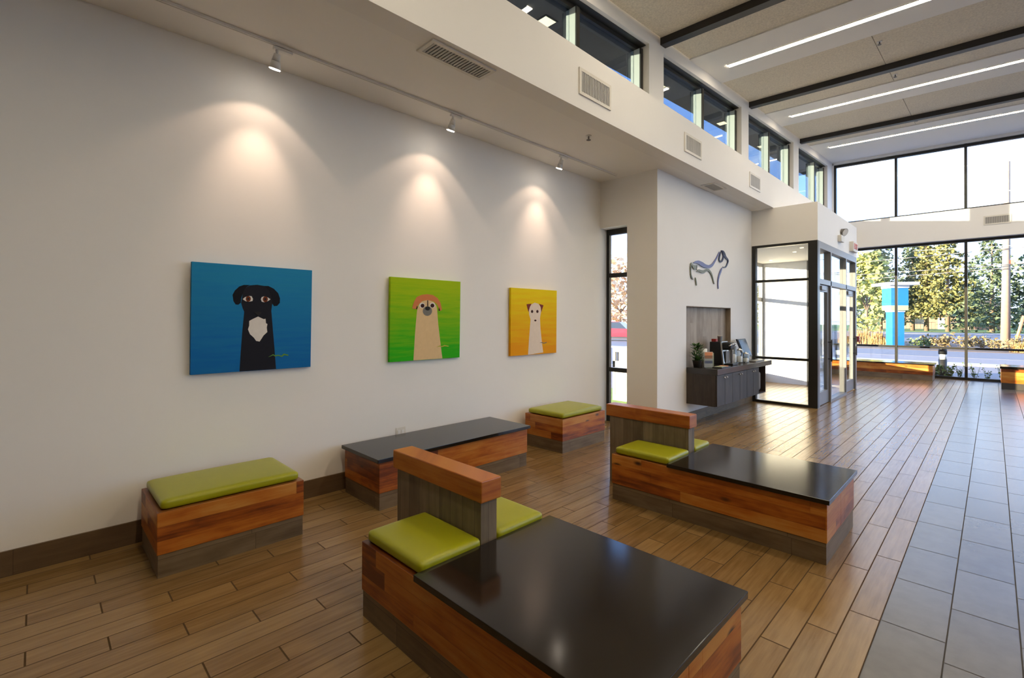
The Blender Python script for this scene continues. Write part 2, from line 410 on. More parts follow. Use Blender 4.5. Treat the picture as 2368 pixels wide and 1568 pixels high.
# outlines
P1 = [('black', [(1.008, 1.256), (1.015, 1.421), (1.026, 1.611), (1.038, 1.771), (1.025, 1.802), (1.013, 1.847), (1.025, 1.931), (1.045, 1.978), (1.08, 2.001), (1.136, 2.009), (1.193, 2.002), (1.233, 1.979), (1.252, 1.924), (1.263, 1.846), (1.256, 1.782), (1.262, 1.719), (1.272, 1.607), (1.287, 1.448), (1.303, 1.256)]), ('ear', [(0.991, 1.83), (0.971, 1.832), (0.954, 1.861), (0.947, 1.913), (0.964, 1.951), (0.997, 1.987), (1.031, 2.002), (1.08, 2.004), (1.045, 1.978), (1.028, 1.939), (1.013, 1.885), (1.01, 1.847)]), ('ear', [(1.193, 2.002), (1.229, 2.003), (1.274, 1.981), (1.311, 1.943), (1.328, 1.895), (1.327, 1.855), (1.304, 1.827), (1.278, 1.824), (1.263, 1.846), (1.252, 1.917), (1.233, 1.963)]), ('white', [(1.148, 1.73), (1.173, 1.717), (1.194, 1.707), (1.209, 1.711), (1.213, 1.671), (1.225, 1.663), (1.22, 1.632), (1.225, 1.592), (1.195, 1.562), (1.177, 1.531), (1.163, 1.509), (1.135, 1.515), (1.117, 1.544), (1.085, 1.576), (1.069, 1.618), (1.078, 1.649), (1.078, 1.691), (1.102, 1.706)]), ('white', [(1.025, 1.879), (1.042, 1.897), (1.073, 1.909), (1.094, 1.907), (1.105, 1.884), (1.101, 1.865), (1.073, 1.858), (1.046, 1.863)]), ('brown', [(1.088, 1.884), (1.086, 1.874), (1.082, 1.865), (1.075, 1.86), (1.068, 1.858), (1.06, 1.859), (1.054, 1.865), (1.049, 1.873), (1.048, 1.882), (1.049, 1.892), (1.053, 1.9), (1.06, 1.906), (1.067, 1.908), (1.075, 1.907), (1.082, 1.901), (1.086, 1.893)]), ('black', [(1.076, 1.883), (1.075, 1.879), (1.074, 1.876), (1.071, 1.873), (1.068, 1.872), (1.064, 1.873), (1.062, 1.875), (1.06, 1.879), (1.059, 1.883), (1.06, 1.887), (1.062, 1.89), (1.064, 1.893), (1.068, 1.894), (1.071, 1.893), (1.073, 1.891), (1.075, 1.887)]), ('white', [(1.168, 1.882), (1.175, 1.902), (1.193, 1.909), (1.226, 1.9), (1.247, 1.885), (1.226, 1.868), (1.194, 1.857), (1.176, 1.861)]), ('brown', [(1.225, 1.885), (1.224, 1.875), (1.219, 1.866), (1.213, 1.86), (1.204, 1.858), (1.196, 1.86), (1.19, 1.865), (1.185, 1.874), (1.183, 1.884), (1.185, 1.893), (1.189, 1.902), (1.196, 1.908), (1.204, 1.91), (1.212, 1.908), (1.219, 1.903), (1.224, 1.895)]), ('black', [(1.213, 1.884), (1.212, 1.88), (1.211, 1.877), (1.208, 1.874), (1.204, 1.873), (1.201, 1.874), (1.198, 1.876), (1.196, 1.88), (1.196, 1.884), (1.196, 1.888), (1.198, 1.892), (1.201, 1.894), (1.204, 1.895), (1.208, 1.894), (1.21, 1.892), (1.212, 1.889)]), ('nose', [(1.116, 1.768), (1.151, 1.774), (1.18, 1.765), (1.162, 1.746), (1.15, 1.73), (1.137, 1.745)]), ('sgreen', [(1.236, 1.367), (1.276, 1.391), (1.293, 1.381), (1.321, 1.384), (1.35, 1.373), (1.367, 1.392), (1.407, 1.38), (1.407, 1.37), (1.371, 1.378), (1.352, 1.363), (1.321, 1.375), (1.293, 1.37), (1.276, 1.382)])]
P2 = [('cream', [(2.747, 1.247), (2.761, 1.516), (2.771, 1.651), (2.786, 1.805), (2.802, 1.86), (2.834, 1.906), (2.926, 1.931), (3.009, 1.91), (3.048, 1.865), (3.06, 1.809), (3.077, 1.649), (3.107, 1.461), (3.142, 1.247)]), ('rust', [(2.723, 1.826), (2.728, 1.858), (2.749, 1.912), (2.78, 1.959), (2.844, 1.986), (2.92, 1.996), (2.997, 1.989), (3.065, 1.954), (3.105, 1.904), (3.128, 1.819), (3.1, 1.805), (3.082, 1.837), (3.054, 1.884), (3.009, 1.915), (2.926, 1.929), (2.855, 1.915), (2.812, 1.882), (2.786, 1.85), (2.776, 1.823)]), ('dbrown', [(2.77, 1.821), (2.783, 1.859), (2.794, 1.846), (2.786, 1.821)]), ('dbrown', [(3.077, 1.809), (3.083, 1.851), (3.104, 1.808)]), ('grey', [(2.988, 1.803), (2.983, 1.782), (2.969, 1.764), (2.948, 1.751), (2.924, 1.747), (2.9, 1.751), (2.879, 1.763), (2.866, 1.78), (2.861, 1.801), (2.866, 1.822), (2.879, 1.84), (2.899, 1.853), (2.924, 1.857), (2.948, 1.854), (2.969, 1.842), (2.983, 1.824)]), ('white', [(2.888, 1.866), (2.885, 1.854), (2.877, 1.844), (2.865, 1.837), (2.851, 1.834), (2.837, 1.836), (2.825, 1.843), (2.817, 1.853), (2.815, 1.864), (2.817, 1.876), (2.825, 1.886), (2.837, 1.893), (2.851, 1.896), (2.865, 1.894), (2.877, 1.888), (2.885, 1.878)]), ('white', [(3.03, 1.871), (3.027, 1.859), (3.019, 1.848), (3.007, 1.841), (2.992, 1.838), (2.978, 1.841), (2.965, 1.847), (2.957, 1.857), (2.954, 1.869), (2.957, 1.881), (2.965, 1.892), (2.977, 1.899), (2.992, 1.902), (3.006, 1.9), (3.019, 1.893), (3.027, 1.883)]), ('dbrown', [(2.882, 1.863), (2.88, 1.854), (2.875, 1.847), (2.866, 1.842), (2.856, 1.84), (2.847, 1.841), (2.838, 1.846), (2.833, 1.853), (2.831, 1.862), (2.833, 1.871), (2.838, 1.878), (2.846, 1.883), (2.856, 1.885), (2.866, 1.884), (2.875, 1.879), (2.88, 1.872)]), ('dbrown', [(3.017, 1.867), (3.015, 1.858), (3.009, 1.85), (3.0, 1.845), (2.99, 1.843), (2.98, 1.845), (2.971, 1.85), (2.965, 1.857), (2.963, 1.866), (2.965, 1.875), (2.971, 1.882), (2.98, 1.888), (2.99, 1.89), (3.0, 1.888), (3.009, 1.883), (3.015, 1.876)]), ('nose', [(2.959, 1.833), (2.956, 1.825), (2.949, 1.817), (2.939, 1.812), (2.926, 1.811), (2.914, 1.812), (2.903, 1.817), (2.896, 1.824), (2.893, 1.832), (2.896, 1.841), (2.903, 1.848), (2.913, 1.853), (2.926, 1.855), (2.938, 1.853), (2.949, 1.849), (2.956, 1.842)]), ('dbrown', [(2.92, 1.926), (2.931, 1.927), (2.932, 1.858), (2.92, 1.857)]), ('olive', [(3.056, 1.383), (3.107, 1.402), (3.13, 1.392), (3.171, 1.404), (3.229, 1.392), (3.229, 1.382), (3.171, 1.39), (3.13, 1.381), (3.101, 1.389)])]
P3 = [('pale', [(4.604, 1.214), (4.619, 1.415), (4.648, 1.707), (4.618, 1.775), (4.615, 1.853), (4.65, 1.916), (4.733, 1.946), (4.809, 1.931), (4.852, 1.892), (4.866, 1.823), (4.844, 1.731), (4.856, 1.581), (4.884, 1.407), (4.919, 1.232)]), ('maroon', [(4.563, 1.92), (4.667, 1.93), (4.631, 1.882), (4.605, 1.811), (4.582, 1.864)]), ('maroon', [(4.821, 1.931), (4.917, 1.913), (4.889, 1.858), (4.872, 1.809), (4.86, 1.88)]), ('dbrown', [(4.7, 1.821), (4.699, 1.812), (4.694, 1.805), (4.686, 1.801), (4.677, 1.799), (4.668, 1.8), (4.661, 1.805), (4.656, 1.812), (4.654, 1.82), (4.656, 1.828), (4.661, 1.835), (4.668, 1.84), (4.677, 1.842), (4.686, 1.84), (4.693, 1.836), (4.698, 1.829)]), ('dbrown', [(4.811, 1.822), (4.809, 1.814), (4.804, 1.807), (4.796, 1.802), (4.787, 1.8), (4.778, 1.802), (4.771, 1.806), (4.765, 1.813), (4.764, 1.822), (4.765, 1.83), (4.77, 1.837), (4.778, 1.842), (4.787, 1.844), (4.796, 1.842), (4.804, 1.837), (4.809, 1.83)]), ('dbrown', [(4.769, 1.694), (4.767, 1.689), (4.762, 1.685), (4.755, 1.682), (4.746, 1.681), (4.737, 1.682), (4.729, 1.685), (4.724, 1.689), (4.722, 1.694), (4.724, 1.699), (4.729, 1.703), (4.737, 1.705), (4.746, 1.706), (4.755, 1.705), (4.762, 1.703), (4.767, 1.699)]), ('grey', [(4.836, 1.372), (4.888, 1.382), (4.931, 1.371), (4.992, 1.38), (4.992, 1.369), (4.931, 1.359), (4.888, 1.37)])]
LOGO = [('blue', [(7.575, 2.671, 0.0052), (7.668, 2.692, 0.0195), (7.771, 2.696, 0.0293), (7.911, 2.673, 0.039), (8.055, 2.654, 0.0293), (8.202, 2.658, 0.026), (8.334, 2.7, 0.0228), (8.449, 2.782, 0.0163), (8.547, 2.864, 0.013), (8.646, 2.963, 0.0065)]), ('navy', [(8.707, 2.969, 0.0065), (8.677, 2.917, 0.0163), (8.647, 2.849, 0.0195), (8.643, 2.812, 0.0163), (8.697, 2.788, 0.0117), (8.768, 2.81, 0.0163), (8.819, 2.865, 0.0163), (8.83, 2.915, 0.0163), (8.788, 2.969, 0.0143), (8.727, 2.998, 0.0065)]), ('navy', [(8.748, 3.0, 0.0065), (8.819, 2.977, 0.0293), (8.881, 2.937, 0.039), (8.944, 2.893, 0.0247), (9.04, 2.86, 0.0143), (9.057, 2.827, 0.0163), (9.018, 2.774, 0.0163), (8.955, 2.718, 0.013), (8.871, 2.695, 0.0098), (8.799, 2.697, 0.0052)]), ('blue', [(8.768, 2.678, 0.0065), (8.707, 2.608, 0.0228), (8.637, 2.521, 0.0195), (8.597, 2.437, 0.0143), (8.587, 2.363, 0.0117), (8.597, 2.279, 0.0091)]), ('sage', [(7.702, 2.535, 0.0065), (7.771, 2.555, 0.0182), (7.876, 2.548, 0.0228), (7.983, 2.555, 0.0228), (8.091, 2.587, 0.0195), (8.202, 2.583, 0.0195), (8.296, 2.53, 0.0182), (8.353, 2.455, 0.013), (8.411, 2.362, 0.0078)]), ('sage', [(7.484, 2.664, 0.0065), (7.533, 2.627, 0.0195), (7.6, 2.599, 0.0358), (7.668, 2.608, 0.0293), (7.71, 2.641, 0.0065)]), ('sage', [(7.685, 2.617, 0.013), (7.687, 2.587, 0.0104), (7.688, 2.56, 0.0065)]), ('sage', [(7.48, 2.652, 0.013), (7.467, 2.562, 0.0117), (7.476, 2.474, 0.0117), (7.509, 2.417, 0.0143), (7.559, 2.39, 0.0052)]), ('sage', [(7.643, 2.425, 0.0065), (7.668, 2.367, 0.013), (7.689, 2.294, 0.0091)])]
# ------------------------------------------------------------------ camera
CAM = Vector((4.6662358, -0.22809328, 1.71357227))
Rv = Vector((0.71232188, 0.70184859, 0.00246864)); Uv = Vector((0.00193626, -0.00548243, 0.9999831)); Fv = Vector((-0.70185026, 0.71230506, 0.00526422))
cd = bpy.data.cameras.new('camera'); cam = bpy.data.objects.new('camera', cd); C.objects.link(cam)
cam.matrix_world = Matrix(((Rv.x, Uv.x, -Fv.x, CAM.x), (Rv.y, Uv.y, -Fv.y, CAM.y), (Rv.z, Uv.z, -Fv.z, CAM.z), (0, 0, 0, 1)))
cd.sensor_width = 36; cd.sensor_fit = 'HORIZONTAL'; cd.lens = 1106.7/2368*36
cd.shift_x = -21.48/2368; cd.shift_y = -52.0/2368
cd.clip_start = .05; cd.clip_end = 500
sc.camera = cam

# ------------------------------------------------------------------ setting
XC = .86            # clerestory wall plane
XF = 1.477          # fascia plane
YE = 18.5           # street glazing
XR, YB = 12.0, -6.0
def cz(x, y): return 6.22+.0615*(y-6.7)-.027*(x-.86)

f = MB()
for x0, y0, x1, y1 in ((-.02, YB, XR, 6.62), (.6, 6.62, XR, 10.36), (-.2, 10.36, XR, 14.1), (.62, 14.1, XR, 18.62)):
    f.box(x0, y0, -.12, x1, y1, 0)
struct('floor', f, 'floor')
struct('wall_left', MB().box(-.3, YB, 0, 0, 6.62, 4.0), 'wall')
b = MB().box(.52, 6.374, 0, 1.049, 6.62, 4.0).box(0, 6.374, 3.225, .52, 6.62, 4.0)
struct('wall_alcove', b, 'wall')
b = MB()
b.box(.7, 6.62, 0, 1.049, 7.337, 4.0).box(.7, 9.229, 0, 1.049, 10.345, 4.0)
b.box(.7, 7.337, 1.94, 1.049, 9.229, 4.0).box(.7, 7.337, 0, 1.049, 9.229, .82).box(.7, 7.337, .82, .94, 9.229, 1.94)
wl = struct('wall_entry', b, 'wall')
n = MB().box(.94, 7.338, .83, .955, 9.228, 1.939).box(.955, 9.213, .83, 1.047, 9.228, 1.939).box(.955, 7.338, 1.93, 1.047, 9.213, 1.939)
struct('niche_panel', n, 'nichewood', wl, 'grey-brown plank lining of the niche')
struct('ceiling', MB().box(-.3, YB, 4.0, 1.25, 10.345, 4.12).box(.6, 14.06, 4.0, 1.25, 18.25, 4.12), 'ceil')
fa = MB().box(1.25, YB, 4.0, XF, 18.25, 4.655).box(XC-.25, YB, 4.56, 1.25, 18.25, 4.654)
struct('trim_1', fa, 'wall')
struct('ceiling', MB().slab(-.3, YB, .55, 18.6, 4.3, 4.4), 'extwall')

# clerestory wall with its punched openings
WIN = [(-.68, 2.72), (3.12, 6.46), (6.92, 10.31), (10.72, 14.04), (14.52, 17.75)]
def wh(y): return 6.03+.0615*(y-6.7)
b = MB().box(.55, YB, 4.4, XC, 18.6, 4.93)
e = YB
for y0, y1 in WIN+[(18.6, 19)]:
    b.slab(.55, e, XC, y0, 4.93, lambda x, y: cz(x, y)+.05); e = y1
for y0, y1 in WIN: b.slab(.55, y0, XC, y1, lambda x, y: wh(y), lambda x, y: cz(x, y)+.05)
struct('wall_clerestory', b, 'wall')
for i, (y0, y1) in enumerate(WIN):
    w = sroot('window_%d' % (i+1), (.66, (y0+y1)/2, 4.93), 'clerestory window with two tinted panes above the white ledge')
    fr = MB(); t = .07
    fr.box(.60, y0, 4.93, .70, y1, 4.93+t)
    fr.slab(.60, y0, .70, y1, lambda x, y: wh(y)-t, lambda x, y: wh(y))
    for a in (y0, y1-.03):
        fr.slab(.60, a, .70, a+.03, 4.93, lambda x, y: wh(y))
    fr.build('window_frame', 'bronze', w)
    MB().slab(.70, y0, .80, y1, lambda x, y: wh(y)-.012, lambda x, y: wh(y)).build('head_liner', 'bronze', w)
    ym = 16.55 if i == 4 else (y0+y1)/2-.05
    for a in (ym, y1-.11):
        mu = MB().slab(.60, a, .755, a+.07, 4.93+t, lambda x, y: wh(y)-t).build('mullion', 'sage', w)
        MB().slab(.756, a, .775, a+.07, 4.93+t, lambda x, y: wh(y)-t).build('mullion_cap', 'bronze', mu)
    for a, c in ((y0+.03, ym), (ym+.07, y1-.11)):
        MB().slab(.645, a, .655, c, 4.93+t, lambda x, y: wh(y)-t).build('pane', 'tint', w)
# roof overhang outside
def oz(y): return 6.12+.06*(y-8.5)
struct('roof_overhang', MB().slab(.02, YB, .55, 18.9, lambda x, y: oz(y), lambda x, y: oz(y)+.3), 'soffit')
struct('roof', MB().slab(.02, YB-.3, XR+.3, 18.9, lambda x, y: cz(x, y)+.32, lambda x, y: cz(x, y)+.5), 'soffit')
# high ceiling: smooth strips between fibre panels
ST = [(YB, -3.7), (-.05, 1.35), (3.92, 5.32), (7.85, 9.25), (11.78, 13.03), (15.55, 18.75)]
b = MB()
for y0, y1 in ST: b.slab(XC, y0, XR, y1, cz, lambda x, y: cz(x, y)+.12)
b.slab(XC, YB, XR, 18.75, lambda x, y: cz(x, y)+.12, lambda x, y: cz(x, y)+.3)
hc = struct('ceiling', b, 'ceil')
xs = [XC+.005, 3.27, 5.68, 8.09, 10.5, XR]
for (a, e0), (s1, e1) in zip(ST, ST[1:]):
    for x0, x1 in zip(xs, xs[1:]):
        MB().slab(x0+.004, e0+.012, x1-.004, s1-.004, lambda x, y: cz(x, y)+.02, lambda x, y: cz(x, y)+.11).build('acoustic_panel', 'tectum', hc)
for k, y in enumerate((-.95, 2.95, 6.81, 10.74, 14.63)):
    struct('trim_%d' % (k+2), MB().slab(XC-.04, y, XR, y+.16, lambda x, y: cz(x, y)-.095, lambda x, y: cz(x, y)+.05), 'beam', None, 'black ceiling beam')

# street end wall
b = MB().box(XC-.26, 18.22, 4.02, XR, 18.62, 4.86)
b.slab(XC-.26, 18.40, XR, 18.62, lambda x, y: 6.86-.027*(x-.86), lambda x, y: cz(x, y)+.1)
b.box(.6, 18.40, 4.86, .90, 18.62, 6.9)
struct('wall_street', b, 'wall')
GX = [.90+.03]+[2.535+1.585*i for i in range(6)]+[XR-.02]
def curtain(name, z0, zt, bars, label):
    w = sroot(name, ((.9+XR)/2, YE, z0), label)
    fr = MB(); fr.box(.90, 18.46, z0, XR, 18.56, z0+.07)
    fr.slab(.90, 18.46, XR, 18.56, lambda x, y: zt(x)-.07, lambda x, y: zt(x))
    fr.build('window_frame', 'bronze', w)
    for x in GX: MB().slab(x-.032, 18.44, x+.032, 18.57, z0, lambda x, y: zt(x)).build('mullion', 'bronze', w)
    for z in bars: MB().box(.92, 18.45, z-.03, XR, 18.55, z+.03).build('transom', 'bronze', w)
    for x0, x1 in zip(GX, GX[1:]):
        zs = [z0+.07]+list(bars)
        for a, c in zip(zs, list(bars)+[None]):
            MB().slab(x0+.032, 18.50, x1-.032, 18.51, a, (lambda x, y: zt(x)-.07) if c is None else c).build('pane', 'glass', w)
curtain('window_6', 0.0, lambda x: 4.02, [.90], 'tall street window below the white band')
curtain('window_7', 4.86, lambda x: 6.85-.027*(x-.86), [], 'street window above the white band')

# rest of the shell
b = MB().box(XR, YB, 0, XR+.3, 7.5, 7.2).box(XR, 17.5, 0, XR+.3, 18.9, 7.2).box(XR, 7.5, 5.6, XR+.3, 17.5, 7.2).box(XR, 7.5, 0, XR+.3, 17.5, .12)
struct('wall_right', b, 'wall')
w = sroot('window_14', (XR+.15, 12.5, .12), 'tall side window opposite the vestibule')
fr = MB().box(XR+.1, 7.5, .12, XR+.2, 17.5, .18).box(XR+.1, 7.5, 5.54, XR+.2, 17.5, 5.6).box(XR+.1, 7.5, 2.9, XR+.2, 17.5, 2.96)
for k in range(6): fr.box(XR+.1, 7.5+k*1.988, .18, XR+.2, 7.56+k*1.988, 5.54)
fr.build('window_frame', 'bronze', w)
for k in range(5):
    for a, c in ((.18, 2.9), (2.96, 5.54)): MB().box(XR+.145, 7.56+k*1.988, a, XR+.155, 9.488+k*1.988, c).build('pane', 'glass', w)
struct('wall_back', MB().box(-.3, YB-.3, 0, XR+.3, YB, 7.2), 'taupe')
b = MB().box(.6, 14.06, 0, XC, 14.7, 4.4).box(.6, 17.2, 0, XC, 18.62, 4.4).box(.6, 14.7, 0, XC, 17.2, .58).box(.6, 14.7, 3.4, XC, 17.2, 4.4)
struct('wall_side', b, 'wall')
w = sroot('window_8', (.72, 15.95, .58), 'side window beyond the glass vestibule')
fr = MB().box(.68, 14.7, .58, .78, 17.2, .62).box(.68, 14.7, 3.34, .78, 17.2, 3.4).box(.68, 14.7, .62, .78, 14.76, 3.34).box(.68, 17.14, .62, .78, 17.2, 3.34).box(.66, 15.88, .62, .80, 15.98, 3.34)
fr.build('window_frame', 'bronze', w)
for a, c in ((14.76, 15.88), (15.98, 17.14)): MB().box(.725, a, .62, .735, c, 3.34).build('pane', 'glass', w)

# narrow alcove window
w = sroot('window_9', (.26, 6.6, 0), 'narrow full-height window at the end of the painting wall')
fr = MB().box(0.005, 6.56, .0, .06, 6.62, 3.225).box(.49, 6.56, 0, .519, 6.62, 3.225).box(.06, 6.56, 3.13, .49, 6.62, 3.225).box(.06, 6.56, 0, .49, 6.62, .08)
fr.build('window_frame', 'bronze', w)
for z in (.87, 2.45): MB().box(.06, 6.565, z-.035, .49, 6.615, z+.035).build('transom', 'bronze', w)
for a, c in ((.08, .835), (.905, 2.415), (2.485, 3.13)): MB().box(.06, 6.585, a, .49, 6.595, c).build('pane', 'glass', w)

# glass vestibule
b = MB()
b.box(1.049, 10.345, 3.255, 2.11, 10.50, 3.998).box(2.11, 10.345, 3.255, 2.263, 14.06, 3.998).box(-.25, 10.36, 3.26, 2.11, 14.06, 3.99)
b.box(.03, 13.93, 0, 1.2, 14.06, 3.26).box(.02, 10.36, 0, 1.049, 10.5, 3.26)
struct('wall_vestibule', b, 'wall')
w = sroot('window_10', (1.6, 10.4, 0), 'dark framed glass side of the entrance vestibule')
fr = MB().box(1.068, 10.345, 3.205, 2.11, 10.45, 3.255).box(1.068, 10.345, 0, 2.11, 10.45, .05).box(1.068, 10.345, .05, 1.13, 10.45, 3.205).box(2.10, 10.345, 0, 2.262, 10.46, 3.255)
fr.build('window_frame', 'bronze', w)
for z in (.925, 2.51): MB().box(1.13, 10.36, z-.025, 2.10, 10.44, z+.025).build('transom', 'bronze', w)
for a, c in ((.05, .90), (.95, 2.485), (2.535, 3.205)): MB().box(1.13, 10.39, a, 2.10, 10.40, c).build('pane', 'glass', w)
w = sroot('window_11', (2.2, 12.2, 0), 'grey framed storefront with the entrance doors')
fr = MB().box(2.12, 10.46, 3.12, 2.262, 14.05, 3.255)
for y in (10.46, 11.40, 12.86, 13.92): fr.box(2.13, y, 0, 2.262, y+(.07 if y < 13 else .13), 3.12)
fr.box(2.13, 10.53, 2.42, 2.262, 13.92, 2.52).box(2.13, 11.47, 0, 2.262, 12.86, .05)
fr.build('window_frame', 'frame_lit', w)
for a, c in ((10.53, 11.40), (11.47, 12.86), (12.93, 13.92)): MB().box(2.19, a, 2.52, 2.20, c, 3.12).build('pane', 'glass', w)
MB().box(2.19, 11.47, .05, 2.20, 12.86, 2.42).build('pane', 'glass', w)
for k, (a, c) in enumerate(((10.535, 11.395), (12.935, 13.915))):
    d = sroot('door_%d' % (k+1), (2.2, (a+c)/2, 0), ('near' if k == 0 else 'far')+' glass entrance door with a deep bottom rail')
    MB().box(2.165, a, .012, 2.225, a+.10, 2.41).box(2.165, c-.10, .012, 2.225, c, 2.41).box(2.165, a+.1, 2.28, 2.225, c-.1, 2.41).box(2.165, a+.1, .012, 2.225, c-.1, .27).build('door_frame', 'frame_lit', d)
    MB().box(2.19, a+.1, .27, 2.20, c-.1, 2.28).build('pane', 'glass', d)
    MB().box(2.226, a+.02, 2.30, 2.29, a+.36, 2.38, bev=.006).build('door_closer', 'frame_lit', d)
    h = MB().cyl((2.29, c-.06, .85), (2.29, c-.06, 1.3), .014).cyl((2.22, c-.06, .9), (2.29, c-.06, .9), .009).cyl((2.22, c-.06, 1.25), (2.29, c-.06, 1.25), .009)
    h.build('pull_handle', 'blackpl', d)
w = sroot('window_12', (1.7, 14.0, 0), 'glazed back of the vestibule')
fr = MB().box(1.2, 13.95, 0, 1.27, 14.05, 3.26).box(1.27, 13.95, 2.42, 2.13, 14.05, 2.5).box(1.27, 13.95, 0, 2.13, 14.05, .06)
fr.build('window_frame', 'frame_lit', w)
MB().box(1.27, 13.995, .06, 2.13, 14.005, 2.42).build('pane', 'glass', w); MB().box(1.27, 13.995, 2.5, 2.13, 14.005, 3.26).build('pane', 'glass', w)
w = sroot('window_13', (.07, 12.2, 0), 'outer glazing of the vestibule')
fr = MB()
for y in (10.5, 11.9, 13.87): fr.box(.03, y, 0, .13, y+.06, 3.26)
fr.box(.05, 10.56, 2.22, .11, 13.87, 2.32).box(.03, 10.56, 0, .13, 13.87, .25).box(.03, 10.56, 3.18, .13, 13.87, 3.26)
fr.build('window_frame', 'frame_lit', w)
for a, c in ((10.56, 11.9), (11.96, 13.87)):
    MB().box(.075, a, .25, .085, c, 2.2).build('pane', 'glass', w); MB().box(.075, a, 2.32, .085, c, 3.18).build('pane', 'glass', w)

struct('baseboard_left', MB().box(0, YB, 0, .016, 6.37, .168), 'base')
struct('baseboard_entry', MB().box(1.049, 6.62, 0, 1.065, 10.34, .165), 'kick')

# ------------------------------------------------------------------ benches
def shell(t, x0, y0, x1, y1, z1=.43, kick='kick'):
    MB().box(x0+.006, y0+.006, 0, x1-.006, y1-.006, .1524).build('kick_base', kick, t)
    MB().box(x0, y0, .1526, x1, y1, z1, bev=.004).build('wood_body', 'wood', t)
def bench(x0, y0, x1, y1, label, cat, cushion=None, top=None):
    t = thing('upholstered_bench' if cushion else 'low_table', ((x0+x1)/2, (y0+y1)/2, 0), label, cat)
    shell(t, x0, y0, x1, y1)
    if cushion: MB().rbox(*cushion, r=.026, crown=.012).build('seat_cushion', 'vinyl', t)
    if top: MB().box(*top, bev=.003).build('stone_top', 'stone', t)
    return t
bench(.10, .338, .762, 1.276, 'narrow lime cushioned oak bench against the wall under the blue painting', 'bench', (.125, .362, .431, .738, 1.25, .497))
bench(.10, 4.488, .763, 5.42, 'lime cushioned oak bench against the wall under the yellow painting', 'bench', (.125, 4.515, .431, .74, 5.39, .497))
bench(.10, 1.926, .775, 3.825, 'long low oak table with a black stone top against the painting wall', 'table', None, (.08, 1.9, .431, .80, 3.855, .464))
def island(y0, y1, up, label):
    t = thing('island_bench', (2.95, (y0+y1)/2, 0), label, 'bench')
    ys, ye = up
    b = MB().box(2.075, y0+.006, 0, 3.836, y1-.006, .1524); b.build('kick_base', 'kick', t)
    MB().box(2.069, y0, .1526, 3.842, ys, .43, bev=.004).box(2.64, ys, .1526, 3.842, ye, .43).box(2.069, ye, .1526, 3.842, y1, .43, bev=.004).build('wood_body', 'wood', t)
    MB().box(1.757, ys, 0, 2.632, ye, .688).build('backrest_panel', 'panel', t)
    MB().box(1.716, ys-.012, .688, 2.648, ye+.022, .81, bev=.007).build('cap_rail', 'cap', t)
    MB().box(2.648, y0-.028, .431, 3.862, y1+.028, .464, bev=.003).build('stone_top', 'stone', t)
    MB().rbox(2.092, y0+.018, .431, 2.642, ys-.002, .496, r=.024, crown=.010).build('seat_cushion', 'vinyl', t)
    MB().rbox(2.092, ye+.002, .431, 2.642, y1-.02, .496, r=.024, crown=.010).build('seat_cushion', 'vinyl', t)
    return t
island(1.101, 2.052, (1.52, 1.638), 'nearest oak island bench with black stone top, two lime seats and a backrest')
island(3.645, 4.544, (4.075, 4.195), 'second oak island bench behind the nearest one, its stone top shining with window light')
t = thing('low_table', (2.2, 17.95, 0), 'long low oak bench with stone top along the street window beyond the vestibule', 'bench')
shell(t, .95, 17.5, 3.46, 18.25); MB().box(.93, 17.47, .431, 3.49, 18.28, .464, bev=.003).build('stone_top', 'stone', t)
t = thing('low_table', (5.8, 17.1, 0), 'oak bench with black top and black base at the right edge near the street window', 'bench')
shell(t, 4.81, 16.7, 6.9, 17.5, .505, 'dkick'); MB().box(4.79, 16.68, .506, 6.92, 17.52, .56, bev=.003).build('stone_top', 'stone', t)

# ------------------------------------------------------------------ paintings
def painting(name, key, y0, y1, z0, z1, xb, xt, canv, label):
    def xf(y, z): return xb+(xt-xb)*(z-z0)/(z1-z0)
    m = MB()
    m.hexa([(xb-.036, y0, z0), (xb, y0, z0), (xb, y1, z0), (xb-.036, y1, z0), (xt-.036, y0, z1), (xt, y0, z1), (xt, y1, z1), (xt-.036, y1, z1)], canv)
    for k, (mt, pts) in enumerate(key):
        if mt == 'black': mt = 'black'
        q = [(min(max(y, y0+.002), y1-.002), min(max(z, z0+.0005), z1)) for y, z in pts]
        m.plate(q, xf, lambda y, z, k=k: xf(y, z)+.0006+.0003*k, 'p_'+mt)
    o = m.build(name, canv)
    return tag(o, label, 'painting')
painting('dog_picture', P1, .654, 1.611, 1.254, 2.171, .040, .066, 'canvas1', 'blue canvas painting of a black dog with a white chest')
painting('dog_picture', P2, 2.449, 3.398, 1.245, 2.166, .040, .054, 'canvas2', 'green canvas painting of a cream pug-faced dog with a rust cap of ears')
painting('dog_picture', P3, 4.262, 5.210, 1.214, 2.137, .040, .048, 'canvas3', 'yellow canvas painting of a white dog with maroon ears')

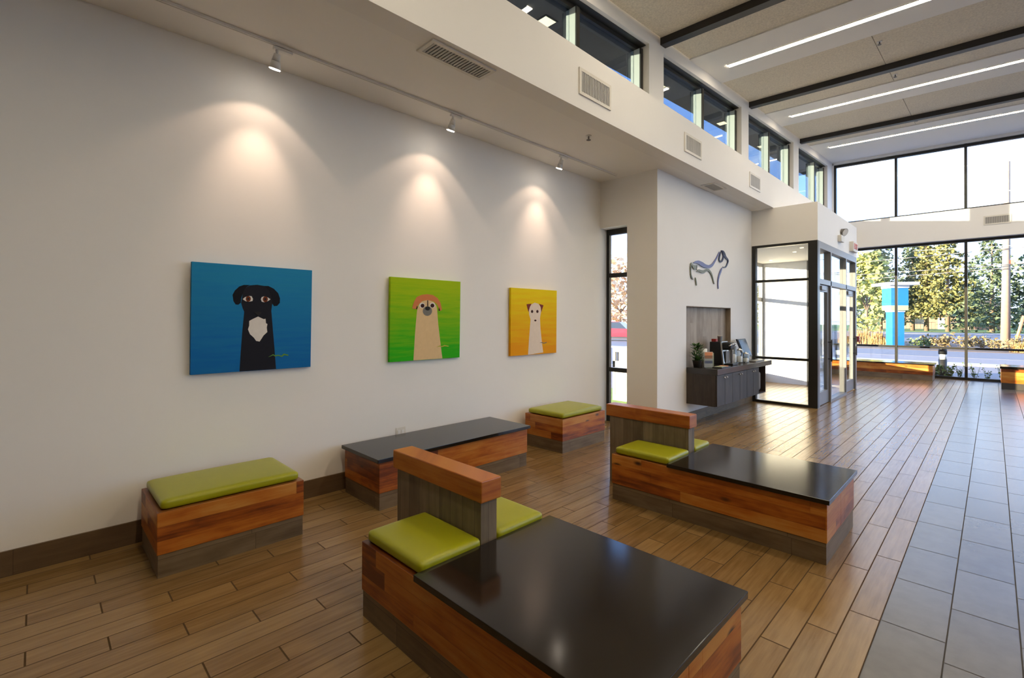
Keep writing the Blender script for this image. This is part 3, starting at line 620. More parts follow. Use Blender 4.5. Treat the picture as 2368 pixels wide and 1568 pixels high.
# ------------------------------------------------------------------ dog emblem on the entry wall
def ribbon(m, pts, x0, x1, mat, sub=6):
    P = []
    n = len(pts)
    def cr(a, b, c, d, t): return .5*((2*b)+(-a+c)*t+(2*a-5*b+4*c-d)*t*t+(-a+3*b-3*c+d)*t**3)
    for i in range(n-1):
        q = [pts[max(i-1, 0)], pts[i], pts[i+1], pts[min(i+2, n-1)]]
        for k in range(sub): P.append([cr(*[p[j] for p in q], k/sub) for j in range(3)])
    P.append(list(pts[-1]))
    Lp, Rp = [], []
    for i, p in enumerate(P):
        a, b = P[max(i-1, 0)], P[min(i+1, len(P)-1)]
        d = Vector((b[0]-a[0], b[1]-a[1])).normalized(); nn = Vector((-d.y, d.x)); w = max(p[2], .004)
        Lp.append((p[0]+nn.x*w, p[1]+nn.y*w)); Rp.append((p[0]-nn.x*w, p[1]-nn.y*w))
    k = m.mi(mat)
    V = [[m.bm.verts.new((x, y, z)) for y, z in ring] for x in (x0, x1) for ring in (Lp, Rp)]
    a, b, c, d = V
    for i in range(len(P)-1):
        for q in ((a[i], a[i+1], b[i+1], b[i]), (c[i], d[i], d[i+1], c[i+1]), (a[i], c[i], c[i+1], a[i+1]), (b[i], b[i+1], d[i+1], d[i])):
            m.bm.faces.new(q).material_index = k
    for i in (0, -1): m.bm.faces.new((a[i], b[i], d[i], c[i])).material_index = k
t = thing('dog_sign', (1.06, 8.3, 2.2), 'line drawing of a standing dog in blue and grey metal strokes on the entry wall', 'wall emblem')
for mt, pts in LOGO:
    m = MB(); ribbon(m, pts, 1.056, 1.070, {'blue': 'blue', 'navy': 'navy', 'sage': 'sagel'}[mt])
    y, z, w_ = pts[len(pts)//2]; m.cyl((1.049, y, z), (1.057, y, z), .006, n=8, mat=m.mats[0])
    m.build('emblem_stroke', None, t)

# ------------------------------------------------------------------ coffee counter
cb = thing('wall_cabinet', (1.3, 8.45, .32), 'dark wood cabinet hung on the entry wall below the niche', 'cabinet')
MB().box(1.051, 7.340, .325, 1.535, 9.25, .826).box(1.051, 9.25, .325, 1.30, 9.62, .826).box(1.30, 9.60, .325, 1.555, 9.62, .826).box(1.30, 9.25, .325, 1.555, 9.60, .345).build('body', 'cab', cb)
ys = [7.345, 7.66, 7.98, 8.31, 8.64, 8.95, 9.25]
for i, (a, c) in enumerate(zip(ys, ys[1:])):
    d = MB().box(1.537, a+.004, .33, 1.556, c-.004, .820, bev=.002).build('door', 'cab', cb)
    y = c-.045 if i % 2 == 0 else a+.045
    MB().lathe((0, 0, 0), [(.006, 0), (.006, .016), (.012, .02), (.012, .03), (.004, .033)], 12).bm.free()
    MB().cyl((1.556, y, .775), (1.572, y, .775), .007, n=12).cyl((1.572, y, .775), (1.584, y, .775), .014, n=14).build('knob', 'chrome', d)
ct = tag(MB().box(1.051, 7.339, .828, 1.566, 9.95, .920, bev=.003).build('countertop', 'ctop'), 'black countertop over the hanging cabinet, its far end sticking out', 'countertop')
bg = thing('hanging_bag', (1.42, 9.42, .36), 'grey bag hanging from a round hook in the open end of the cabinet', 'bag')
m = MB().rbox(1.36, 9.30, .36, 1.50, 9.55, .72, r=.05, mat='grayp'); m.build('bag_body', 'grayp', bg)
MB().tube([(1.43, 9.36, .70), (1.43, 9.38, .77), (1.43, 9.43, .785), (1.43, 9.48, .77), (1.43, 9.50, .70)], .008).build('handle', 'blackpl', bg)
MB().cyl((1.45, 9.42, .785), (1.47, 9.42, .785), .03, n=18).cyl((1.43, 9.42, .785), (1.43, 9.42, .827), .006).build('hook', 'paperw', bg)

ZT = .9205
pp = thing('potted_plant', (1.17, 7.48, ZT), 'small green leafy plant in a dark pot at the left end of the counter', 'plant')
MB().lathe((1.17, 7.48, ZT), [(.055, 0), (.075, .11), (.08, .115), (.07, .115), (.065, .10)], 20).build('pot', 'pot', pp)
m = MB(); r = random.Random(3)
for i in range(230):
    a = r.uniform(0, 2*PI); h = r.uniform(.10, .40); rad = r.uniform(.02, .10)*(1.2-abs(h-.22)*2)
    base = Vector((1.17, 7.48, ZT+.09)); tip = Vector((1.17+math.cos(a)*rad, 7.48+math.sin(a)*rad, ZT+h))
    d = Vector((math.cos(a), math.sin(a), r.uniform(-.2, .8))).normalized()*r.uniform(.05, .085); sd = d.cross(Vector((0, 0, 1))).normalized()*.02
    m.faces([tip-d*.5, tip+sd, tip+d*.6, tip-sd, tip+Vector((0, 0, -.004))], [(0, 1, 2, 3), (0, 4, 1), (1, 4, 2), (2, 4, 3), (3, 4, 0)])
m.build('foliage', 'leaf', pp)
m = MB()
for i in range(9):
    a = i*.7; m.cyl((1.17, 7.48, ZT+.09), (1.17+.06*math.cos(a), 7.48+.06*math.sin(a), ZT+.27), .004, n=6)
m.build('stem', 'leaf', pp)

bh = thing('brochure_holder', (1.36, 7.62, ZT), 'clear stand holding an orange and blue leaflet beside the plant', 'leaflet stand')
def yaw(pts, c, a):
    return [(c[0]+(x-c[0])*math.cos(a)-(y-c[1])*math.sin(a), c[1]+(x-c[0])*math.sin(a)+(y-c[1])*math.cos(a), z) for x, y, z in pts]
def rotbox(m, x0, y0, z0, x1, y1, z1, c, a, mat=None, lean=0):
    p = [(x0, y0, z0), (x1, y0, z0), (x1, y1, z0), (x0, y1, z0), (x0+lean, y0, z1), (x1+lean, y0, z1), (x1+lean, y1, z1), (x0+lean, y1, z1)]
    return m.hexa(yaw(p, c, a), mat)
cc = (1.30, 7.58); an = -.75
rotbox(MB(), 1.30, 7.51, ZT+.008, 1.306, 7.65, ZT+.26, cc, an).build('leaflet', 'paperw', bh)
rotbox(MB(), 1.3065, 7.515, ZT+.15, 1.308, 7.645, ZT+.255, cc, an).build('leaflet_picture', 'printo', bh)
rotbox(MB(), 1.3065, 7.515, ZT+.07, 1.308, 7.645, ZT+.115, cc, an).build('leaflet_band', 'printb', bh)
rotbox(rotbox(MB(), 1.309, 7.50, ZT, 1.312, 7.66, ZT+.20, cc, an), 1.27, 7.50, ZT, 1.34, 7.66, ZT+.006, cc, an).build('clear_stand', 'clearp', bh)
bh.location.y -= .03; bh.location.x += .03
o = MB().cyl((1.19, 7.70, ZT), (1.19, 7.70, ZT+.30), .05, n=20).build('paper_cup_stack', 'paperw'); tag(o, 'white paper cup stack standing behind the leaflet stand', 'paper cups')
m = MB().hexa([(1.23, 7.74, ZT), (1.32, 7.785, ZT), (1.29, 7.86, ZT), (1.20, 7.815, ZT), (1.217, 7.78, ZT+.23), (1.305, 7.823, ZT+.23), (1.303, 7.828, ZT+.23), (1.215, 7.785, ZT+.23)])
tag(m.build('tent_card', 'paperg'), 'pale green folded card left of the coffee machine', 'card')
tr = thing('magazine_tray', (1.46, 7.75, ZT), 'flat dark tray of leaflets on the counter front edge', 'tray')
MB().box(1.38, 7.58, ZT, 1.54, 7.95, ZT+.012, bev=.002).build('tray', 'blackpl', tr); MB().box(1.40, 7.62, ZT+.013, 1.52, 7.80, ZT+.02).build('leaflet', 'paperg', tr)
MB().box(1.40, 7.80, ZT+.013, 1.52, 7.90, ZT+.022).build('leaflet', 'printo', tr)

cm = thing('coffee_machine', (1.30, 8.2, ZT), 'black and silver single-cup coffee machine on the counter', 'coffee machine')
MB().hexa([(1.13, 8.06, ZT), (1.36, 8.06, ZT), (1.36, 8.34, ZT), (1.13, 8.34, ZT), (1.13, 8.07, ZT+.40), (1.31, 8.07, ZT+.40), (1.31, 8.33, ZT+.40), (1.13, 8.33, ZT+.40)], None, .012).build('body', 'blackpl', cm)
MB().hexa([(1.361, 8.06, ZT), (1.39, 8.06, ZT), (1.39, 8.34, ZT), (1.361, 8.34, ZT), (1.312, 8.07, ZT+.41), (1.345, 8.07, ZT+.41), (1.345, 8.33, ZT+.41), (1.312, 8.33, ZT+.41)], None, .008).build('front_frame', 'chrome', cm)
MB().box(1.37, 8.09, ZT, 1.53, 8.31, ZT+.03, bev=.006).build('drip_tray', 'blackpl', cm)
MB().rbox(1.33, 8.10, ZT+.26, 1.49, 8.30, ZT+.40, r=.04).build('brew_head', 'blackpl', cm)
MB().tube([(1.46, 8.09, ZT+.33), (1.50, 8.12, ZT+.36), (1.515, 8.2, ZT+.37), (1.50, 8.28, ZT+.36), (1.46, 8.31, ZT+.33)], .012, 10).build('lift_handle', 'chrome', cm)
MB().box(1.391, 8.12, ZT+.035, 1.40, 8.28, ZT+.24).build('back_plate', 'grayp', cm)
MB().box(1.40, 8.315, ZT+.03, 1.44, 8.335, ZT+.26).build('side_strip', 'chrome', cm)
cm.location.y += .11; cm.location.x -= .05
tag(MB().box(1.10, 8.21, ZT+.401, 1.18, 8.29, ZT+.45, bev=.004).build('red_box', 'red'), 'small red box on top of the coffee machine', 'box')
o = MB().lathe((1.19, 8.36, ZT+.401), [(.032, 0), (.042, .10), (.045, .10), (.04, .095)], 18).build('white_cup', 'paperw'); tag(o, 'white cup on top of the coffee machine beside the red box', 'cup')
for k, (x, y, h, lb) in enumerate(((1.29, 8.72, .30, 'tall clear canister right beside the coffee machine'), (1.35, 8.85, .22, 'middle clear canister between the coffee machine and the screen'), (1.42, 8.96, .15, 'shortest clear canister, nearest the screen'))):
    t = thing('canister', (x, y, ZT), lb, 'canister')
    MB().lathe((x, y, ZT), [(.055, 0), (.058, .01), (.058, h), (.052, h+.006)], 20).build('jar', 'clearp', t)
    MB().lathe((x, y, ZT+h+.006), [(.05, 0), (.05, .02), (.015, .03), (.012, .045)], 20).build('lid', 'chrome', t)
    MB().lathe((x, y, ZT+.011), [(.048, 0), (.05, .01), (.05, h*.45), (.03, h*.5)], 16).build('contents', 'paperw', t)
mo = thing('touch_monitor', (1.30, 9.55, ZT), 'black touch screen tilted back on the right end of the counter', 'monitor')
MB().hexa([(1.31, 9.36, ZT+.08), (1.34, 9.36, ZT+.08), (1.34, 9.80, ZT+.08), (1.31, 9.80, ZT+.08), (1.18, 9.36, ZT+.42), (1.21, 9.36, ZT+.42), (1.21, 9.80, ZT+.42), (1.18, 9.80, ZT+.42)], None, .006).build('bezel', 'blackpl', mo)
MB().hexa([(1.333, 9.395, ZT+.115), (1.3375, 9.395, ZT+.115), (1.3375, 9.765, ZT+.115), (1.333, 9.765, ZT+.115), (1.219, 9.395, ZT+.405), (1.224, 9.395, ZT+.405), (1.224, 9.765, ZT+.405), (1.219, 9.765, ZT+.405)]).build('screen_glass', 'screen', mo)
MB().hexa([(1.20, 9.44, ZT), (1.34, 9.44, ZT), (1.34, 9.72, ZT), (1.20, 9.72, ZT), (1.25, 9.48, ZT+.17), (1.30, 9.48, ZT+.10), (1.30, 9.68, ZT+.10), (1.25, 9.68, ZT+.17)], None, .006).build('stand', 'grayp', mo)
mo.location.y -= .25
kb = MB().box(1.37, 9.20, ZT, 1.52, 9.66, ZT+.018, bev=.004).build('keyboard', 'grayp'); tag(kb, 'flat keyboard lying in front of the tilted screen', 'keyboard')

# ------------------------------------------------------------------ small fixtures indoors
t = thing('wall_outlet', (.004, 2.61, .47), 'white double socket plate on the wall behind the long low table', 'outlet')
MB().box(.0, 2.55, .405, .007, 2.67, .515, bev=.002).build('plate', 'offwhite', t)
for y in (2.585, 2.635): MB().box(.007, y-.015, .435, .011, y+.015, .485, bev=.002).build('socket', 'white', t)
tk = thing('lighting_track', (.43, 3.2, 3.96), 'long white lighting track on the low ceiling', 'light track')
MB().box(.416, -1.0, 3.978, .444, 6.2, 4.0).build('rail', 'white', tk); MB().box(.427, -1.0, 3.9765, .433, 6.2, 3.9778).build('slot', 'louver', tk)
def spot(y, label):
    t = thing('track_spotlight', (.43, y, 3.83), label, 'spotlight', 'track spotlights over the paintings')
    MB().box(.414, y-.03, 3.945, .446, y+.12, 3.969, bev=.003).build('adapter', 'white', t)
    MB().cyl((.43, y, 3.95), (.43, y, 3.90), .012).build('stem', 'white', t)
    d = Vector((-.36, -.06, -1)).normalized(); a = Vector((.437, y, 3.91))
    MB().cyl(a, a+d*.06, .024, .034, 20).cyl(a+d*.06, a+d*.12, .034, .046, 20).build('lamp_housing', 'white', t)
    MB().cyl(a+d*.1201, a+d*.124, .042, n=20).build('lamp_face', 'lamp', t)
    for nm, ang, bl, en in (('wide_beam', 98, .2, 4.2), ('narrow_beam', 58, 1.0, 19)):
        l = bpy.data.lights.new(nm, 'SPOT'); l.energy = en; l.spot_size = math.radians(ang); l.spot_blend = bl; l.color = (1, .70, .50); l.shadow_soft_size = .03
        o = bpy.data.objects.new(nm, l); C.objects.link(o); o.parent = t
        p = a+d*.14; o.location = p-Vector(t.location); o.rotation_euler = d.to_track_quat('-Z', 'Y').to_euler()
spot(1.17, 'nearest track spotlight, above the blue painting'); spot(2.99, 'middle track spotlight, above the green painting'); spot(4.85, 'farthest track spotlight, above the yellow painting')

def grille(pos, ax, w, h, label, nm='air_grille', nl=14, dark='louver'):
    """ax 'x': on a plane x = const facing +x; 'z': under a ceiling; 'y': facing -y"""
    t = thing(nm, pos, label, 'air vent')
    def P(a, b, c):          # a along y (or x for 'y'), b across, c out of the surface
        x, y, z = pos
        return {'x': (x+c, y+a, z+b), 'z': (x+b, y+a, z-c), 'y': (x+a, y-c, z+b)}[ax]
    def bx(m, a0, b0, c0, a1, b1, c1):
        p, q = P(a0, b0, c0), P(a1, b1, c1)
        m.box(*[min(i, j) for i, j in zip(p, q)], *[max(i, j) for i, j in zip(p, q)])
    m = MB(); e = .035
    bx(m, -w/2, -h/2, 0, w/2, -h/2+e, .014); bx(m, -w/2, h/2-e, 0, w/2, h/2, .014); bx(m, -w/2, -h/2+e, 0, -w/2+e, h/2-e, .014); bx(m, w/2-e, -h/2+e, 0, w/2, h/2-e, .014)
    m.build('frame', 'offwhite', t)
    m = MB(); bx(m, -w/2+e, -h/2+e, .0005, w/2-e, h/2-e, .002); m.build('backing', 'darkgap' if ax == 'z' else 'grayp', t)
    m = MB(); n = nl
    for i in range(n):
        a = -w/2+e+(w-2*e)*(i+.5)/n; g = (w-2*e)/n*.31
        bx(m, a-g, -h/2+e, .003, a+g, h/2-e, .011)
    m.build('louvers', dark, t)
    return t
grille((XF, 4.185, 4.30), 'x', .60, .29, 'nearest and largest-looking white vent on the ledge face', nl=18)
grille((XF, 6.655, 4.30), 'x', .56, .28, 'second white vent along the ledge face', nl=16)
grille((XF, 9.26, 4.30), 'x', .56, .28, 'farthest white vent on the ledge face, near the vestibule', nl=16)
grille((1.30, 2.38, 4.0), 'z', .70, .24, 'slotted vent in the low ceiling near the first spotlight', 'ceiling_vent', 20)
grille((1.25, 7.95, 4.0), 'z', .50, .24, 'slotted vent in the low ceiling above the entry wall', 'ceiling_vent', 12)
grille((4.755, 18.22, 4.47), 'y', .54, .25, 'grey vent in the white band of the street wall', 'air_grille', 14)

def sprinkler(x, y, z, label):
    t = thing('sprinkler_head', (x, y, z-.06), label, 'sprinkler', 'ceiling sprinklers')
    MB().cyl((x, y, z), (x, y, z-.008), .036, n=18).build('cover', 'white', t)
    MB().cyl((x, y, z-.008), (x, y, z-.05), .010, n=10).cyl((x, y, z-.05), (x, y, z-.055), .028, n=14).build('nozzle', 'grayp', t)
sprinkler(1.08, 4.6, 4.0, 'dark sprinkler head in the low ceiling right of the spotlights')
for y, lb in ((9.62, 'sprinkler head on the nearest panel joint of the high ceiling'), (11.42, 'sprinkler head just past the second black beam'), (15.05, 'sprinkler head just past the farthest black beam')):
    sprinkler(3.33, y, cz(3.33, y)+.02, lb)

for y, lb in ((.65, 'unseen linear ceiling light added above the viewer to brighten the wall'), (4.6, 'linear ceiling light out of view over the benches'), (8.58, 'nearest long linear light in the high ceiling'), (12.36, 'middle long linear light in the high ceiling'), (16.15, 'farthest long linear light, closest to the street window')):  # the strip above the viewer is unseen, added to brighten the painting wall
    x0 = 1.25
    t = thing('linear_light', (6.5, y, cz(6.5, y)-.01), lb, 'ceiling light', 'linear ceiling lights')
    MB().slab(x0, y-.055, XR-.6, y+.055, lambda x, y: cz(x, y)-.012, lambda x, y: cz(x, y)-.001).build('diffuser', 'led', t)
    m = MB()
    for a, c in ((y-.063, y-.056), (y+.056, y+.063)): m.slab(x0, a, XR-.6, c, lambda x, y: cz(x, y)-.014, lambda x, y: cz(x, y)-.001)
    m.build('trim_edge', 'white', t)

for y in (4.78, 7.95, 10.9, 13.58):
    o = MB().slab(.12, y-.11, .30, y+.11, lambda x, y: oz(y)-.012, lambda x, y: oz(y)-.001)
    t = thing('soffit_light', (.21, y, oz(y)-.02), 'square yellow light under the roof overhang seen through the clerestory, %s' % {4.78: 'nearest', 7.95: 'second', 10.9: 'third', 13.58: 'farthest'}[y], 'soffit light', 'soffit lights')
    o.build('lamp_panel', 'soflamp', t)
    fm = MB()
    for q in ((.10, y-.13, .12, y+.13), (.30, y-.13, .32, y+.13), (.12, y-.13, .30, y-.11), (.12, y+.11, .30, y+.13)): fm.slab(*q, lambda x, y: oz(y)-.014, lambda x, y: oz(y)-.001)
    fm.build('frame', 'bronze', t)

for k, (x, y) in enumerate(((.55, 13.2), (1.45, 11.9), (1.75, 11.3), (1.9, 12.6))):
    o = MB().cyl((x, y, 3.259), (x, y, 3.252), .035, n=20).build('recessed_light', 'soflamp')
    tag(o, ['round light in the vestibule ceiling nearest its white back wall', 'round light in the middle of the vestibule ceiling', 'round light in the vestibule ceiling nearest the viewer', 'round light in the vestibule ceiling by the doors'][k], 'recessed light', 'vestibule ceiling lights')

t = thing('emergency_light', (2.32, 12.3, 3.42), 'white emergency light unit with a round head above the entrance doors', 'emergency light')
MB().box(2.264, 12.02, 3.42, 2.335, 12.32, 3.56, bev=.01).build('battery_box', 'offwhite', t)
MB().cyl((2.30, 12.24, 3.56), (2.30, 12.30, 3.66), .012).build('bracket', 'grayp', t)
d = Vector((.75, -.35, -.35)).normalized(); a = Vector((2.30, 12.36, 3.67))
MB().cyl(a-d*.06, a+d*.05, .055, .085, 20).build('lamp_head', 'grayp', t); MB().cyl(a+d*.0505, a+d*.055, .075, n=20).build('lens', 'offwhite', t)
t = thing('exit_sign', (2.33, 13.55, 3.33), 'white exit sign with faded red letters above the far entrance door', 'exit sign')
MB().box(2.264, 13.22, 3.33, 2.345, 13.72, 3.56, bev=.006).build('sign_box', 'offwhite', t)
cu = bpy.data.curves.new('exit_text', 'FONT'); cu.body = 'EXIT'; cu.size = .19; cu.align_x = 'CENTER'; cu.align_y = 'CENTER'; cu.extrude = .003
to = bpy.data.objects.new('exit_letters', cu); C.objects.link(to)
bpy.context.view_layer.update()
me = bpy.data.meshes.new_from_object(to.evaluated_get(bpy.context.evaluated_depsgraph_get()))
bpy.data.objects.remove(to)
lo = bpy.data.objects.new('letters', me); C.objects.link(lo); me.materials.clear(); me.materials.append(M['exitred'])
lo.parent = t; lo.location = (2.349-2.33, 13.47-13.55, .115); lo.rotation_euler = (PI/2, 0, PI/2)
t = thing('fire_alarm_switch', (2.29, 14.0, 1.17), 'small red alarm box on the far end post of the vestibule', 'fire alarm')
MB().box(2.264, 13.94, 1.17, 2.325, 14.04, 1.31, bev=.005).build('case', 'red', t); MB().box(2.3255, 13.96, 1.215, 2.332, 14.02, 1.235).build('pull_bar', 'white', t)

# ------------------------------------------------------------------ outdoors
def ground(name, x0, y0, x1, y1, z, mat, kind='structure'):
    o = MB().box(x0, y0, z-.15, x1, y1, z).build(name, mat); o['kind'] = kind; return o
ground('pavement', -60, -30, 60, 31, -.10, 'paving'); ground('planting_bed', .2, 18.7, 30, 19.6, -.07, 'soil')
ground('kerb', -60, 25.6, 60, 26.6, -.04, 'kerb'); ground('parking_lot', -60, 31, 60, 37, -.09, 'asphalt'); ground('planting_bed', -60, 37, 60, 52, -.07, 'soil')
ground('road', -120, 52, 120, 80, -.09, 'asphalt'); ground('sidewalk', -120, 80, 120, 90, -.05, 'paving'); ground('lawn', -160, 90, 160, 200, -.05, 'lawn')
ground('lawn', -8, 7.6, -.4, 10.2, -.06, 'lawn'); ground('parking_lot', -60, 16, -3, 30.9, -.085, 'asphalt')

def leafy(m, c, rad, n, size, r, squash=1.0):
    for _ in range(n):
        d = Vector((r.gauss(0, 1), r.gauss(0, 1), r.gauss(0, 1))).normalized()*(r.random()**.4)
        p = c+Vector((d.x*rad, d.y*rad, d.z*rad*squash)); s = size*r.uniform(.6, 1.4)
        a = Vector((r.gauss(0, 1), r.gauss(0, 1), r.gauss(0, .7))).normalized()*s; b_ = a.cross(Vector((r.gauss(0, 1), r.gauss(0, 1), r.gauss(0, 1)))).normalized()*s*.6
        m.faces([p-a, p+b_, p+a, p-b_], [(0, 1, 2, 3)])
def conifer(x, y, h, w, seed, label, mat='conifer', z0=.12, dens=1.0):
    r = random.Random(seed); t = thing('conifer_tree', (x, y, -.05), label, 'tree', 'trees across the road')
    MB().cyl((x, y, -.05), (x, y, h*.9), .32, .06, 10).build('trunk', 'bark', t)
    m = MB(); k = 0
    nt_ = int(h*1.5)
    for i in range(nt_):
        q = i/(nt_-1); z = h*(z0+(1-z0)*q); rad = w*(1-q)**.75*r.uniform(.75, 1.1)+.15
        nb = max(4, int(9*(1-q))+2)
        for j in range(nb):
            a = r.uniform(0, 2*PI); L = rad*r.uniform(.6, 1.05)
            for s in range(3):
                g = (s+1)/3
                c = Vector((x+math.cos(a)*L*g, y+math.sin(a)*L*g, z-.35*L*g*g+.1*L))
                leafy(m, c, .28+.14*rad, int(7*dens), .26, r, .5)
    m.build('foliage', mat, t)
def broadleaf(x, y, h, w, seed, label, mat, name='leafy_tree', n=900, size=.28, zc=.55, group='trees across the road'):
    r = random.Random(seed); t = thing(name, (x, y, -.05), label, 'tree', group)
    m = MB().cyl((x, y, -.05), (x, y, h*.5), .16, .08, 8)
    for i in range(7):
        a = r.uniform(0, 6.28); m.cyl((x, y, h*.3), (x+math.cos(a)*w*.6, y+math.sin(a)*w*.6, h*r.uniform(.6, .9)), .05, .02, 6)
    m.build('trunk', 'bark', t)
    m = MB()
    for i in range(26):
        q = r.random(); z = h*(.12+.86*q); rr = w*math.sin(PI*min(.97, .12+q*.85))**.7
        a = r.uniform(0, 2*PI); leafy(m, Vector((x+math.cos(a)*rr*.6, y+math.sin(a)*rr*.6, z)), w*.42, n//26, size, r)
    m.build('foliage', mat, t)
TR = 'across the road, seen through the street window'
conifer(-8.6, 98, 17.5, 4.6, 1, 'dark conifer at the left of the street window, behind the pale bush', 'conifer')
conifer(-5.0, 104, 19, 4.4, 2, 'dark conifer standing behind the blue pylon sign', 'conifer', .2)
conifer(-2.9, 100, 18, 3.6, 3, 'olive conifer between the pylon sign and the window mullion', 'conifer2', .15)
conifer(-.2, 97, 17, 3.6, 4, 'sunlit yellow-green conifer in the middle street window pane', 'conifer2', .2)
conifer(4.6, 96, 14.5, 6.4, 5, 'wide blue-green conifer behind the utility pole', 'conifer', .08)
conifer(8.9, 99, 13.5, 5.4, 6, 'dark conifer at the right edge behind the orange tubes', 'conifer', .08)
conifer(-14.5, 102, 15, 4.2, 7, 'conifer seen through the vestibule doors', 'conifer', .1)
conifer(1.9, 118, 12, 3.5, 8, 'conifer standing farther back between the sunlit tree and the utility pole', 'conifer', .1)
broadleaf(-4.6, 60, 8.4, 2.2, 11, 'pale yellow-green bushy tree left of the blue pylon sign', 'poplar', n=1500, size=.3, group=None)
broadleaf(-12.8, 75, 7, 2.6, 12, 'bare tan tree seen through the vestibule doors', 'tanleaf', n=900, size=.3, group=None)
broadleaf(-26.5, 48, 8.2, 4.2, 13, 'tan autumn tree seen through the narrow alcove window', 'tanleaf', n=1600, size=.3, group=None)
broadleaf(-24, 92, 9, 4, 14, 'olive tree far beyond the vestibule', 'conifer2', n=1200, size=.3, group=None)

t = thing('house', (-4, 128, -.05), 'low brick house half hidden behind the trees', 'house')
MB().box(-14, 124, -.05, 6, 132, 3.0).build('wall', 'brick', t)
MB().hexa([(-15, 123, 3.0), (7, 123, 3.0), (7, 133, 3.0), (-15, 133, 3.0), (-13, 127.9, 5.6), (5, 127.9, 5.6), (5, 128.1, 5.6), (-13, 128.1, 5.6)]).build('roof', 'roof', t)
for x in (-11, -6.5, 1.5): MB().box(x, 123.95, .9, x+1.8, 124.0, 2.3).build('window', 'carglass', t)
MB().box(-3, 123.95, -.05, -2, 124.0, 2.1).build('door', 'offwhite', t)
t = thing('chain_fence', (0, 110, -.05), 'low grey fence along the lawn behind the tree trunks', 'fence')
for i in range(16): MB().cyl((-22+i*3, 110, -.05), (-22+i*3, 110, 1.35), .05, n=8).build('post', 'grayp', t)
m = MB().box(-22, 109.98, 1.28, 23, 110.02, 1.34).box(-22, 109.98, .1, 23, 110.02, .15)
for i in range(90): m.box(-22+i*.5, 109.99, .15, -21.97+i*.5, 110.01, 1.28)
m.build('fence_panel', 'grayp', t)

# pylon sign
px, py = -.05, 40.6; an = .62
t = thing('pylon_sign', (px, py, -.07), 'blue roadside pylon sign with a white cap', 'sign')
def rb(x0, y0, z0, x1, y1, z1, mat, nm, bev=0):
    m = MB(); p = [(x0, y0, z0), (x1, y0, z0), (x1, y1, z0), (x0, y1, z0), (x0, y0, z1), (x1, y0, z1), (x1, y1, z1), (x0, y1, z1)]
    m.hexa(yaw([(px+a, py+b, c) for a, b, c in p], (px, py), an), mat, bev); m.build(nm, mat, t)
rb(-.36, -.36, -.07, .36, .36, 2.25, 'signblue', 'column'); rb(-.40, -.40, 2.25, .40, .40, 2.36, 'white', 'neck')
rb(-.52, -.52, 2.36, .52, .52, 2.68, 'signlime', 'lime_band'); rb(-.52, -.52, 2.68, .52, .52, 3.85, 'signblue', 'sign_panel')
rb(-.56, -.56, 3.85, .56, .56, 4.02, 'white', 'collar'); rb(-.95, -.95, 4.02, .95, .95, 4.22, 'white', 'cap', .03)
# utility pole
t = thing('utility_pole', (5.24, 44, -.07), 'tall weathered utility pole right of the window mullion', 'utility pole')
MB().cyl((5.24, 44, -.07), (5.36, 44, 12.0), .25, .14, 14).build('shaft', 'polewood', t)
MB().cyl((5.29, 44, 5.3), (5.29, 44, 5.35), .226, n=14).build('strap', 'grayp', t)
MB().box(5.49, 43.85, 5.35, 5.66, 44.1, 5.6).build('cable_clamp', 'orangetube', t)
for k, (a, c, lb) in enumerate((((5.62, 43.5, -.07), (6.05, 43.4, 2.0), 'shorter leaning orange tube beside the utility pole'), ((5.85, 42.9, -.07), (7.1, 42.7, 2.2), 'longer leaning orange tube right of the utility pole'))):
    t = thing('guy_wire_guard', (a[0], a[1], -.07), lb, 'cable guard')
    MB().cyl(a, c, .08, n=10).build('tube', 'orangetube', t)
for k, (y, z0, z1, lb) in enumerate(((43.6, 5.85, 6.45, 'highest overhead wire passing the utility pole'), (43.4, 5.05, 5.4, 'middle overhead wire passing the utility pole'), (43.5, 4.4, 5.2, 'lowest overhead wire passing the utility pole'))):
    m = MB(); P = []
    for i in range(33):
        q = i/32; P.append((-16+30*q, y, z0+(z1-z0)*q*1.4-1.2*q*(1-q)*.5))
    m.tube(P, .026, 6); tag(m.build('overhead_wire', 'grayp'), lb, 'wire', 'overhead wires')
# bollards
def bollard(x, y, label):
    t = thing('light_bollard', (x, y, -.07), label, 'bollard')
    MB().cyl((x, y, -.07), (x, y, .50), .105, n=20).build('post', 'cardark', t)
    MB().cyl((x, y, .50), (x, y, .66), .095, n=20).build('light_lens', 'white', t)
    MB().lathe((x, y, .66), [(.105, 0), (.105, .20), (.09, .215)], 20).build('cap', 'cardark', t)
bollard(3.56, 19.45, 'black bollard with a white light band just outside the street window')
# plants close to the glass
r = random.Random(21)
for i, (x, lb) in enumerate(((3.42, 'leafy weed in front of the bollard'), (3.70, 'leafy weed just right of the bollard'), (3.95, 'small garden plant left of the middle mullion'), (4.3, 'thin garden plant right of the middle mullion'), (4.55, 'small garden plant farther right of the mullion'), (4.85, 'low garden plant near the right-hand bench'), (2.9, 'low garden plant left of the bollard'), (2.2, 'thin garden plant behind the long street bench'))):
    y = 18.95+.1*(i % 3); t = thing('garden_plant', (x, y, -.07), lb, 'plant')
    m = MB()
    hh = .42 if i in (0, 1) else r.uniform(.3, .55)
    st = MB()
    for j in range(7):
        a = r.uniform(0, 6.28); tip = Vector((x+math.cos(a)*.13, y+math.sin(a)*.1, hh*r.uniform(.6, 1.15)-.07))
        st.cyl((x, y, -.07), tip, .006, .003, 5)
        for q in range(9 if i < 2 else 4):
            c = Vector((x, y, -.07)).lerp(tip, r.uniform(.25, 1)); leafy(m, c, .05, 2, .045 if i < 2 else .03, r)
    m.build('foliage', 'weed', t); st.build('stem', 'weed', t)
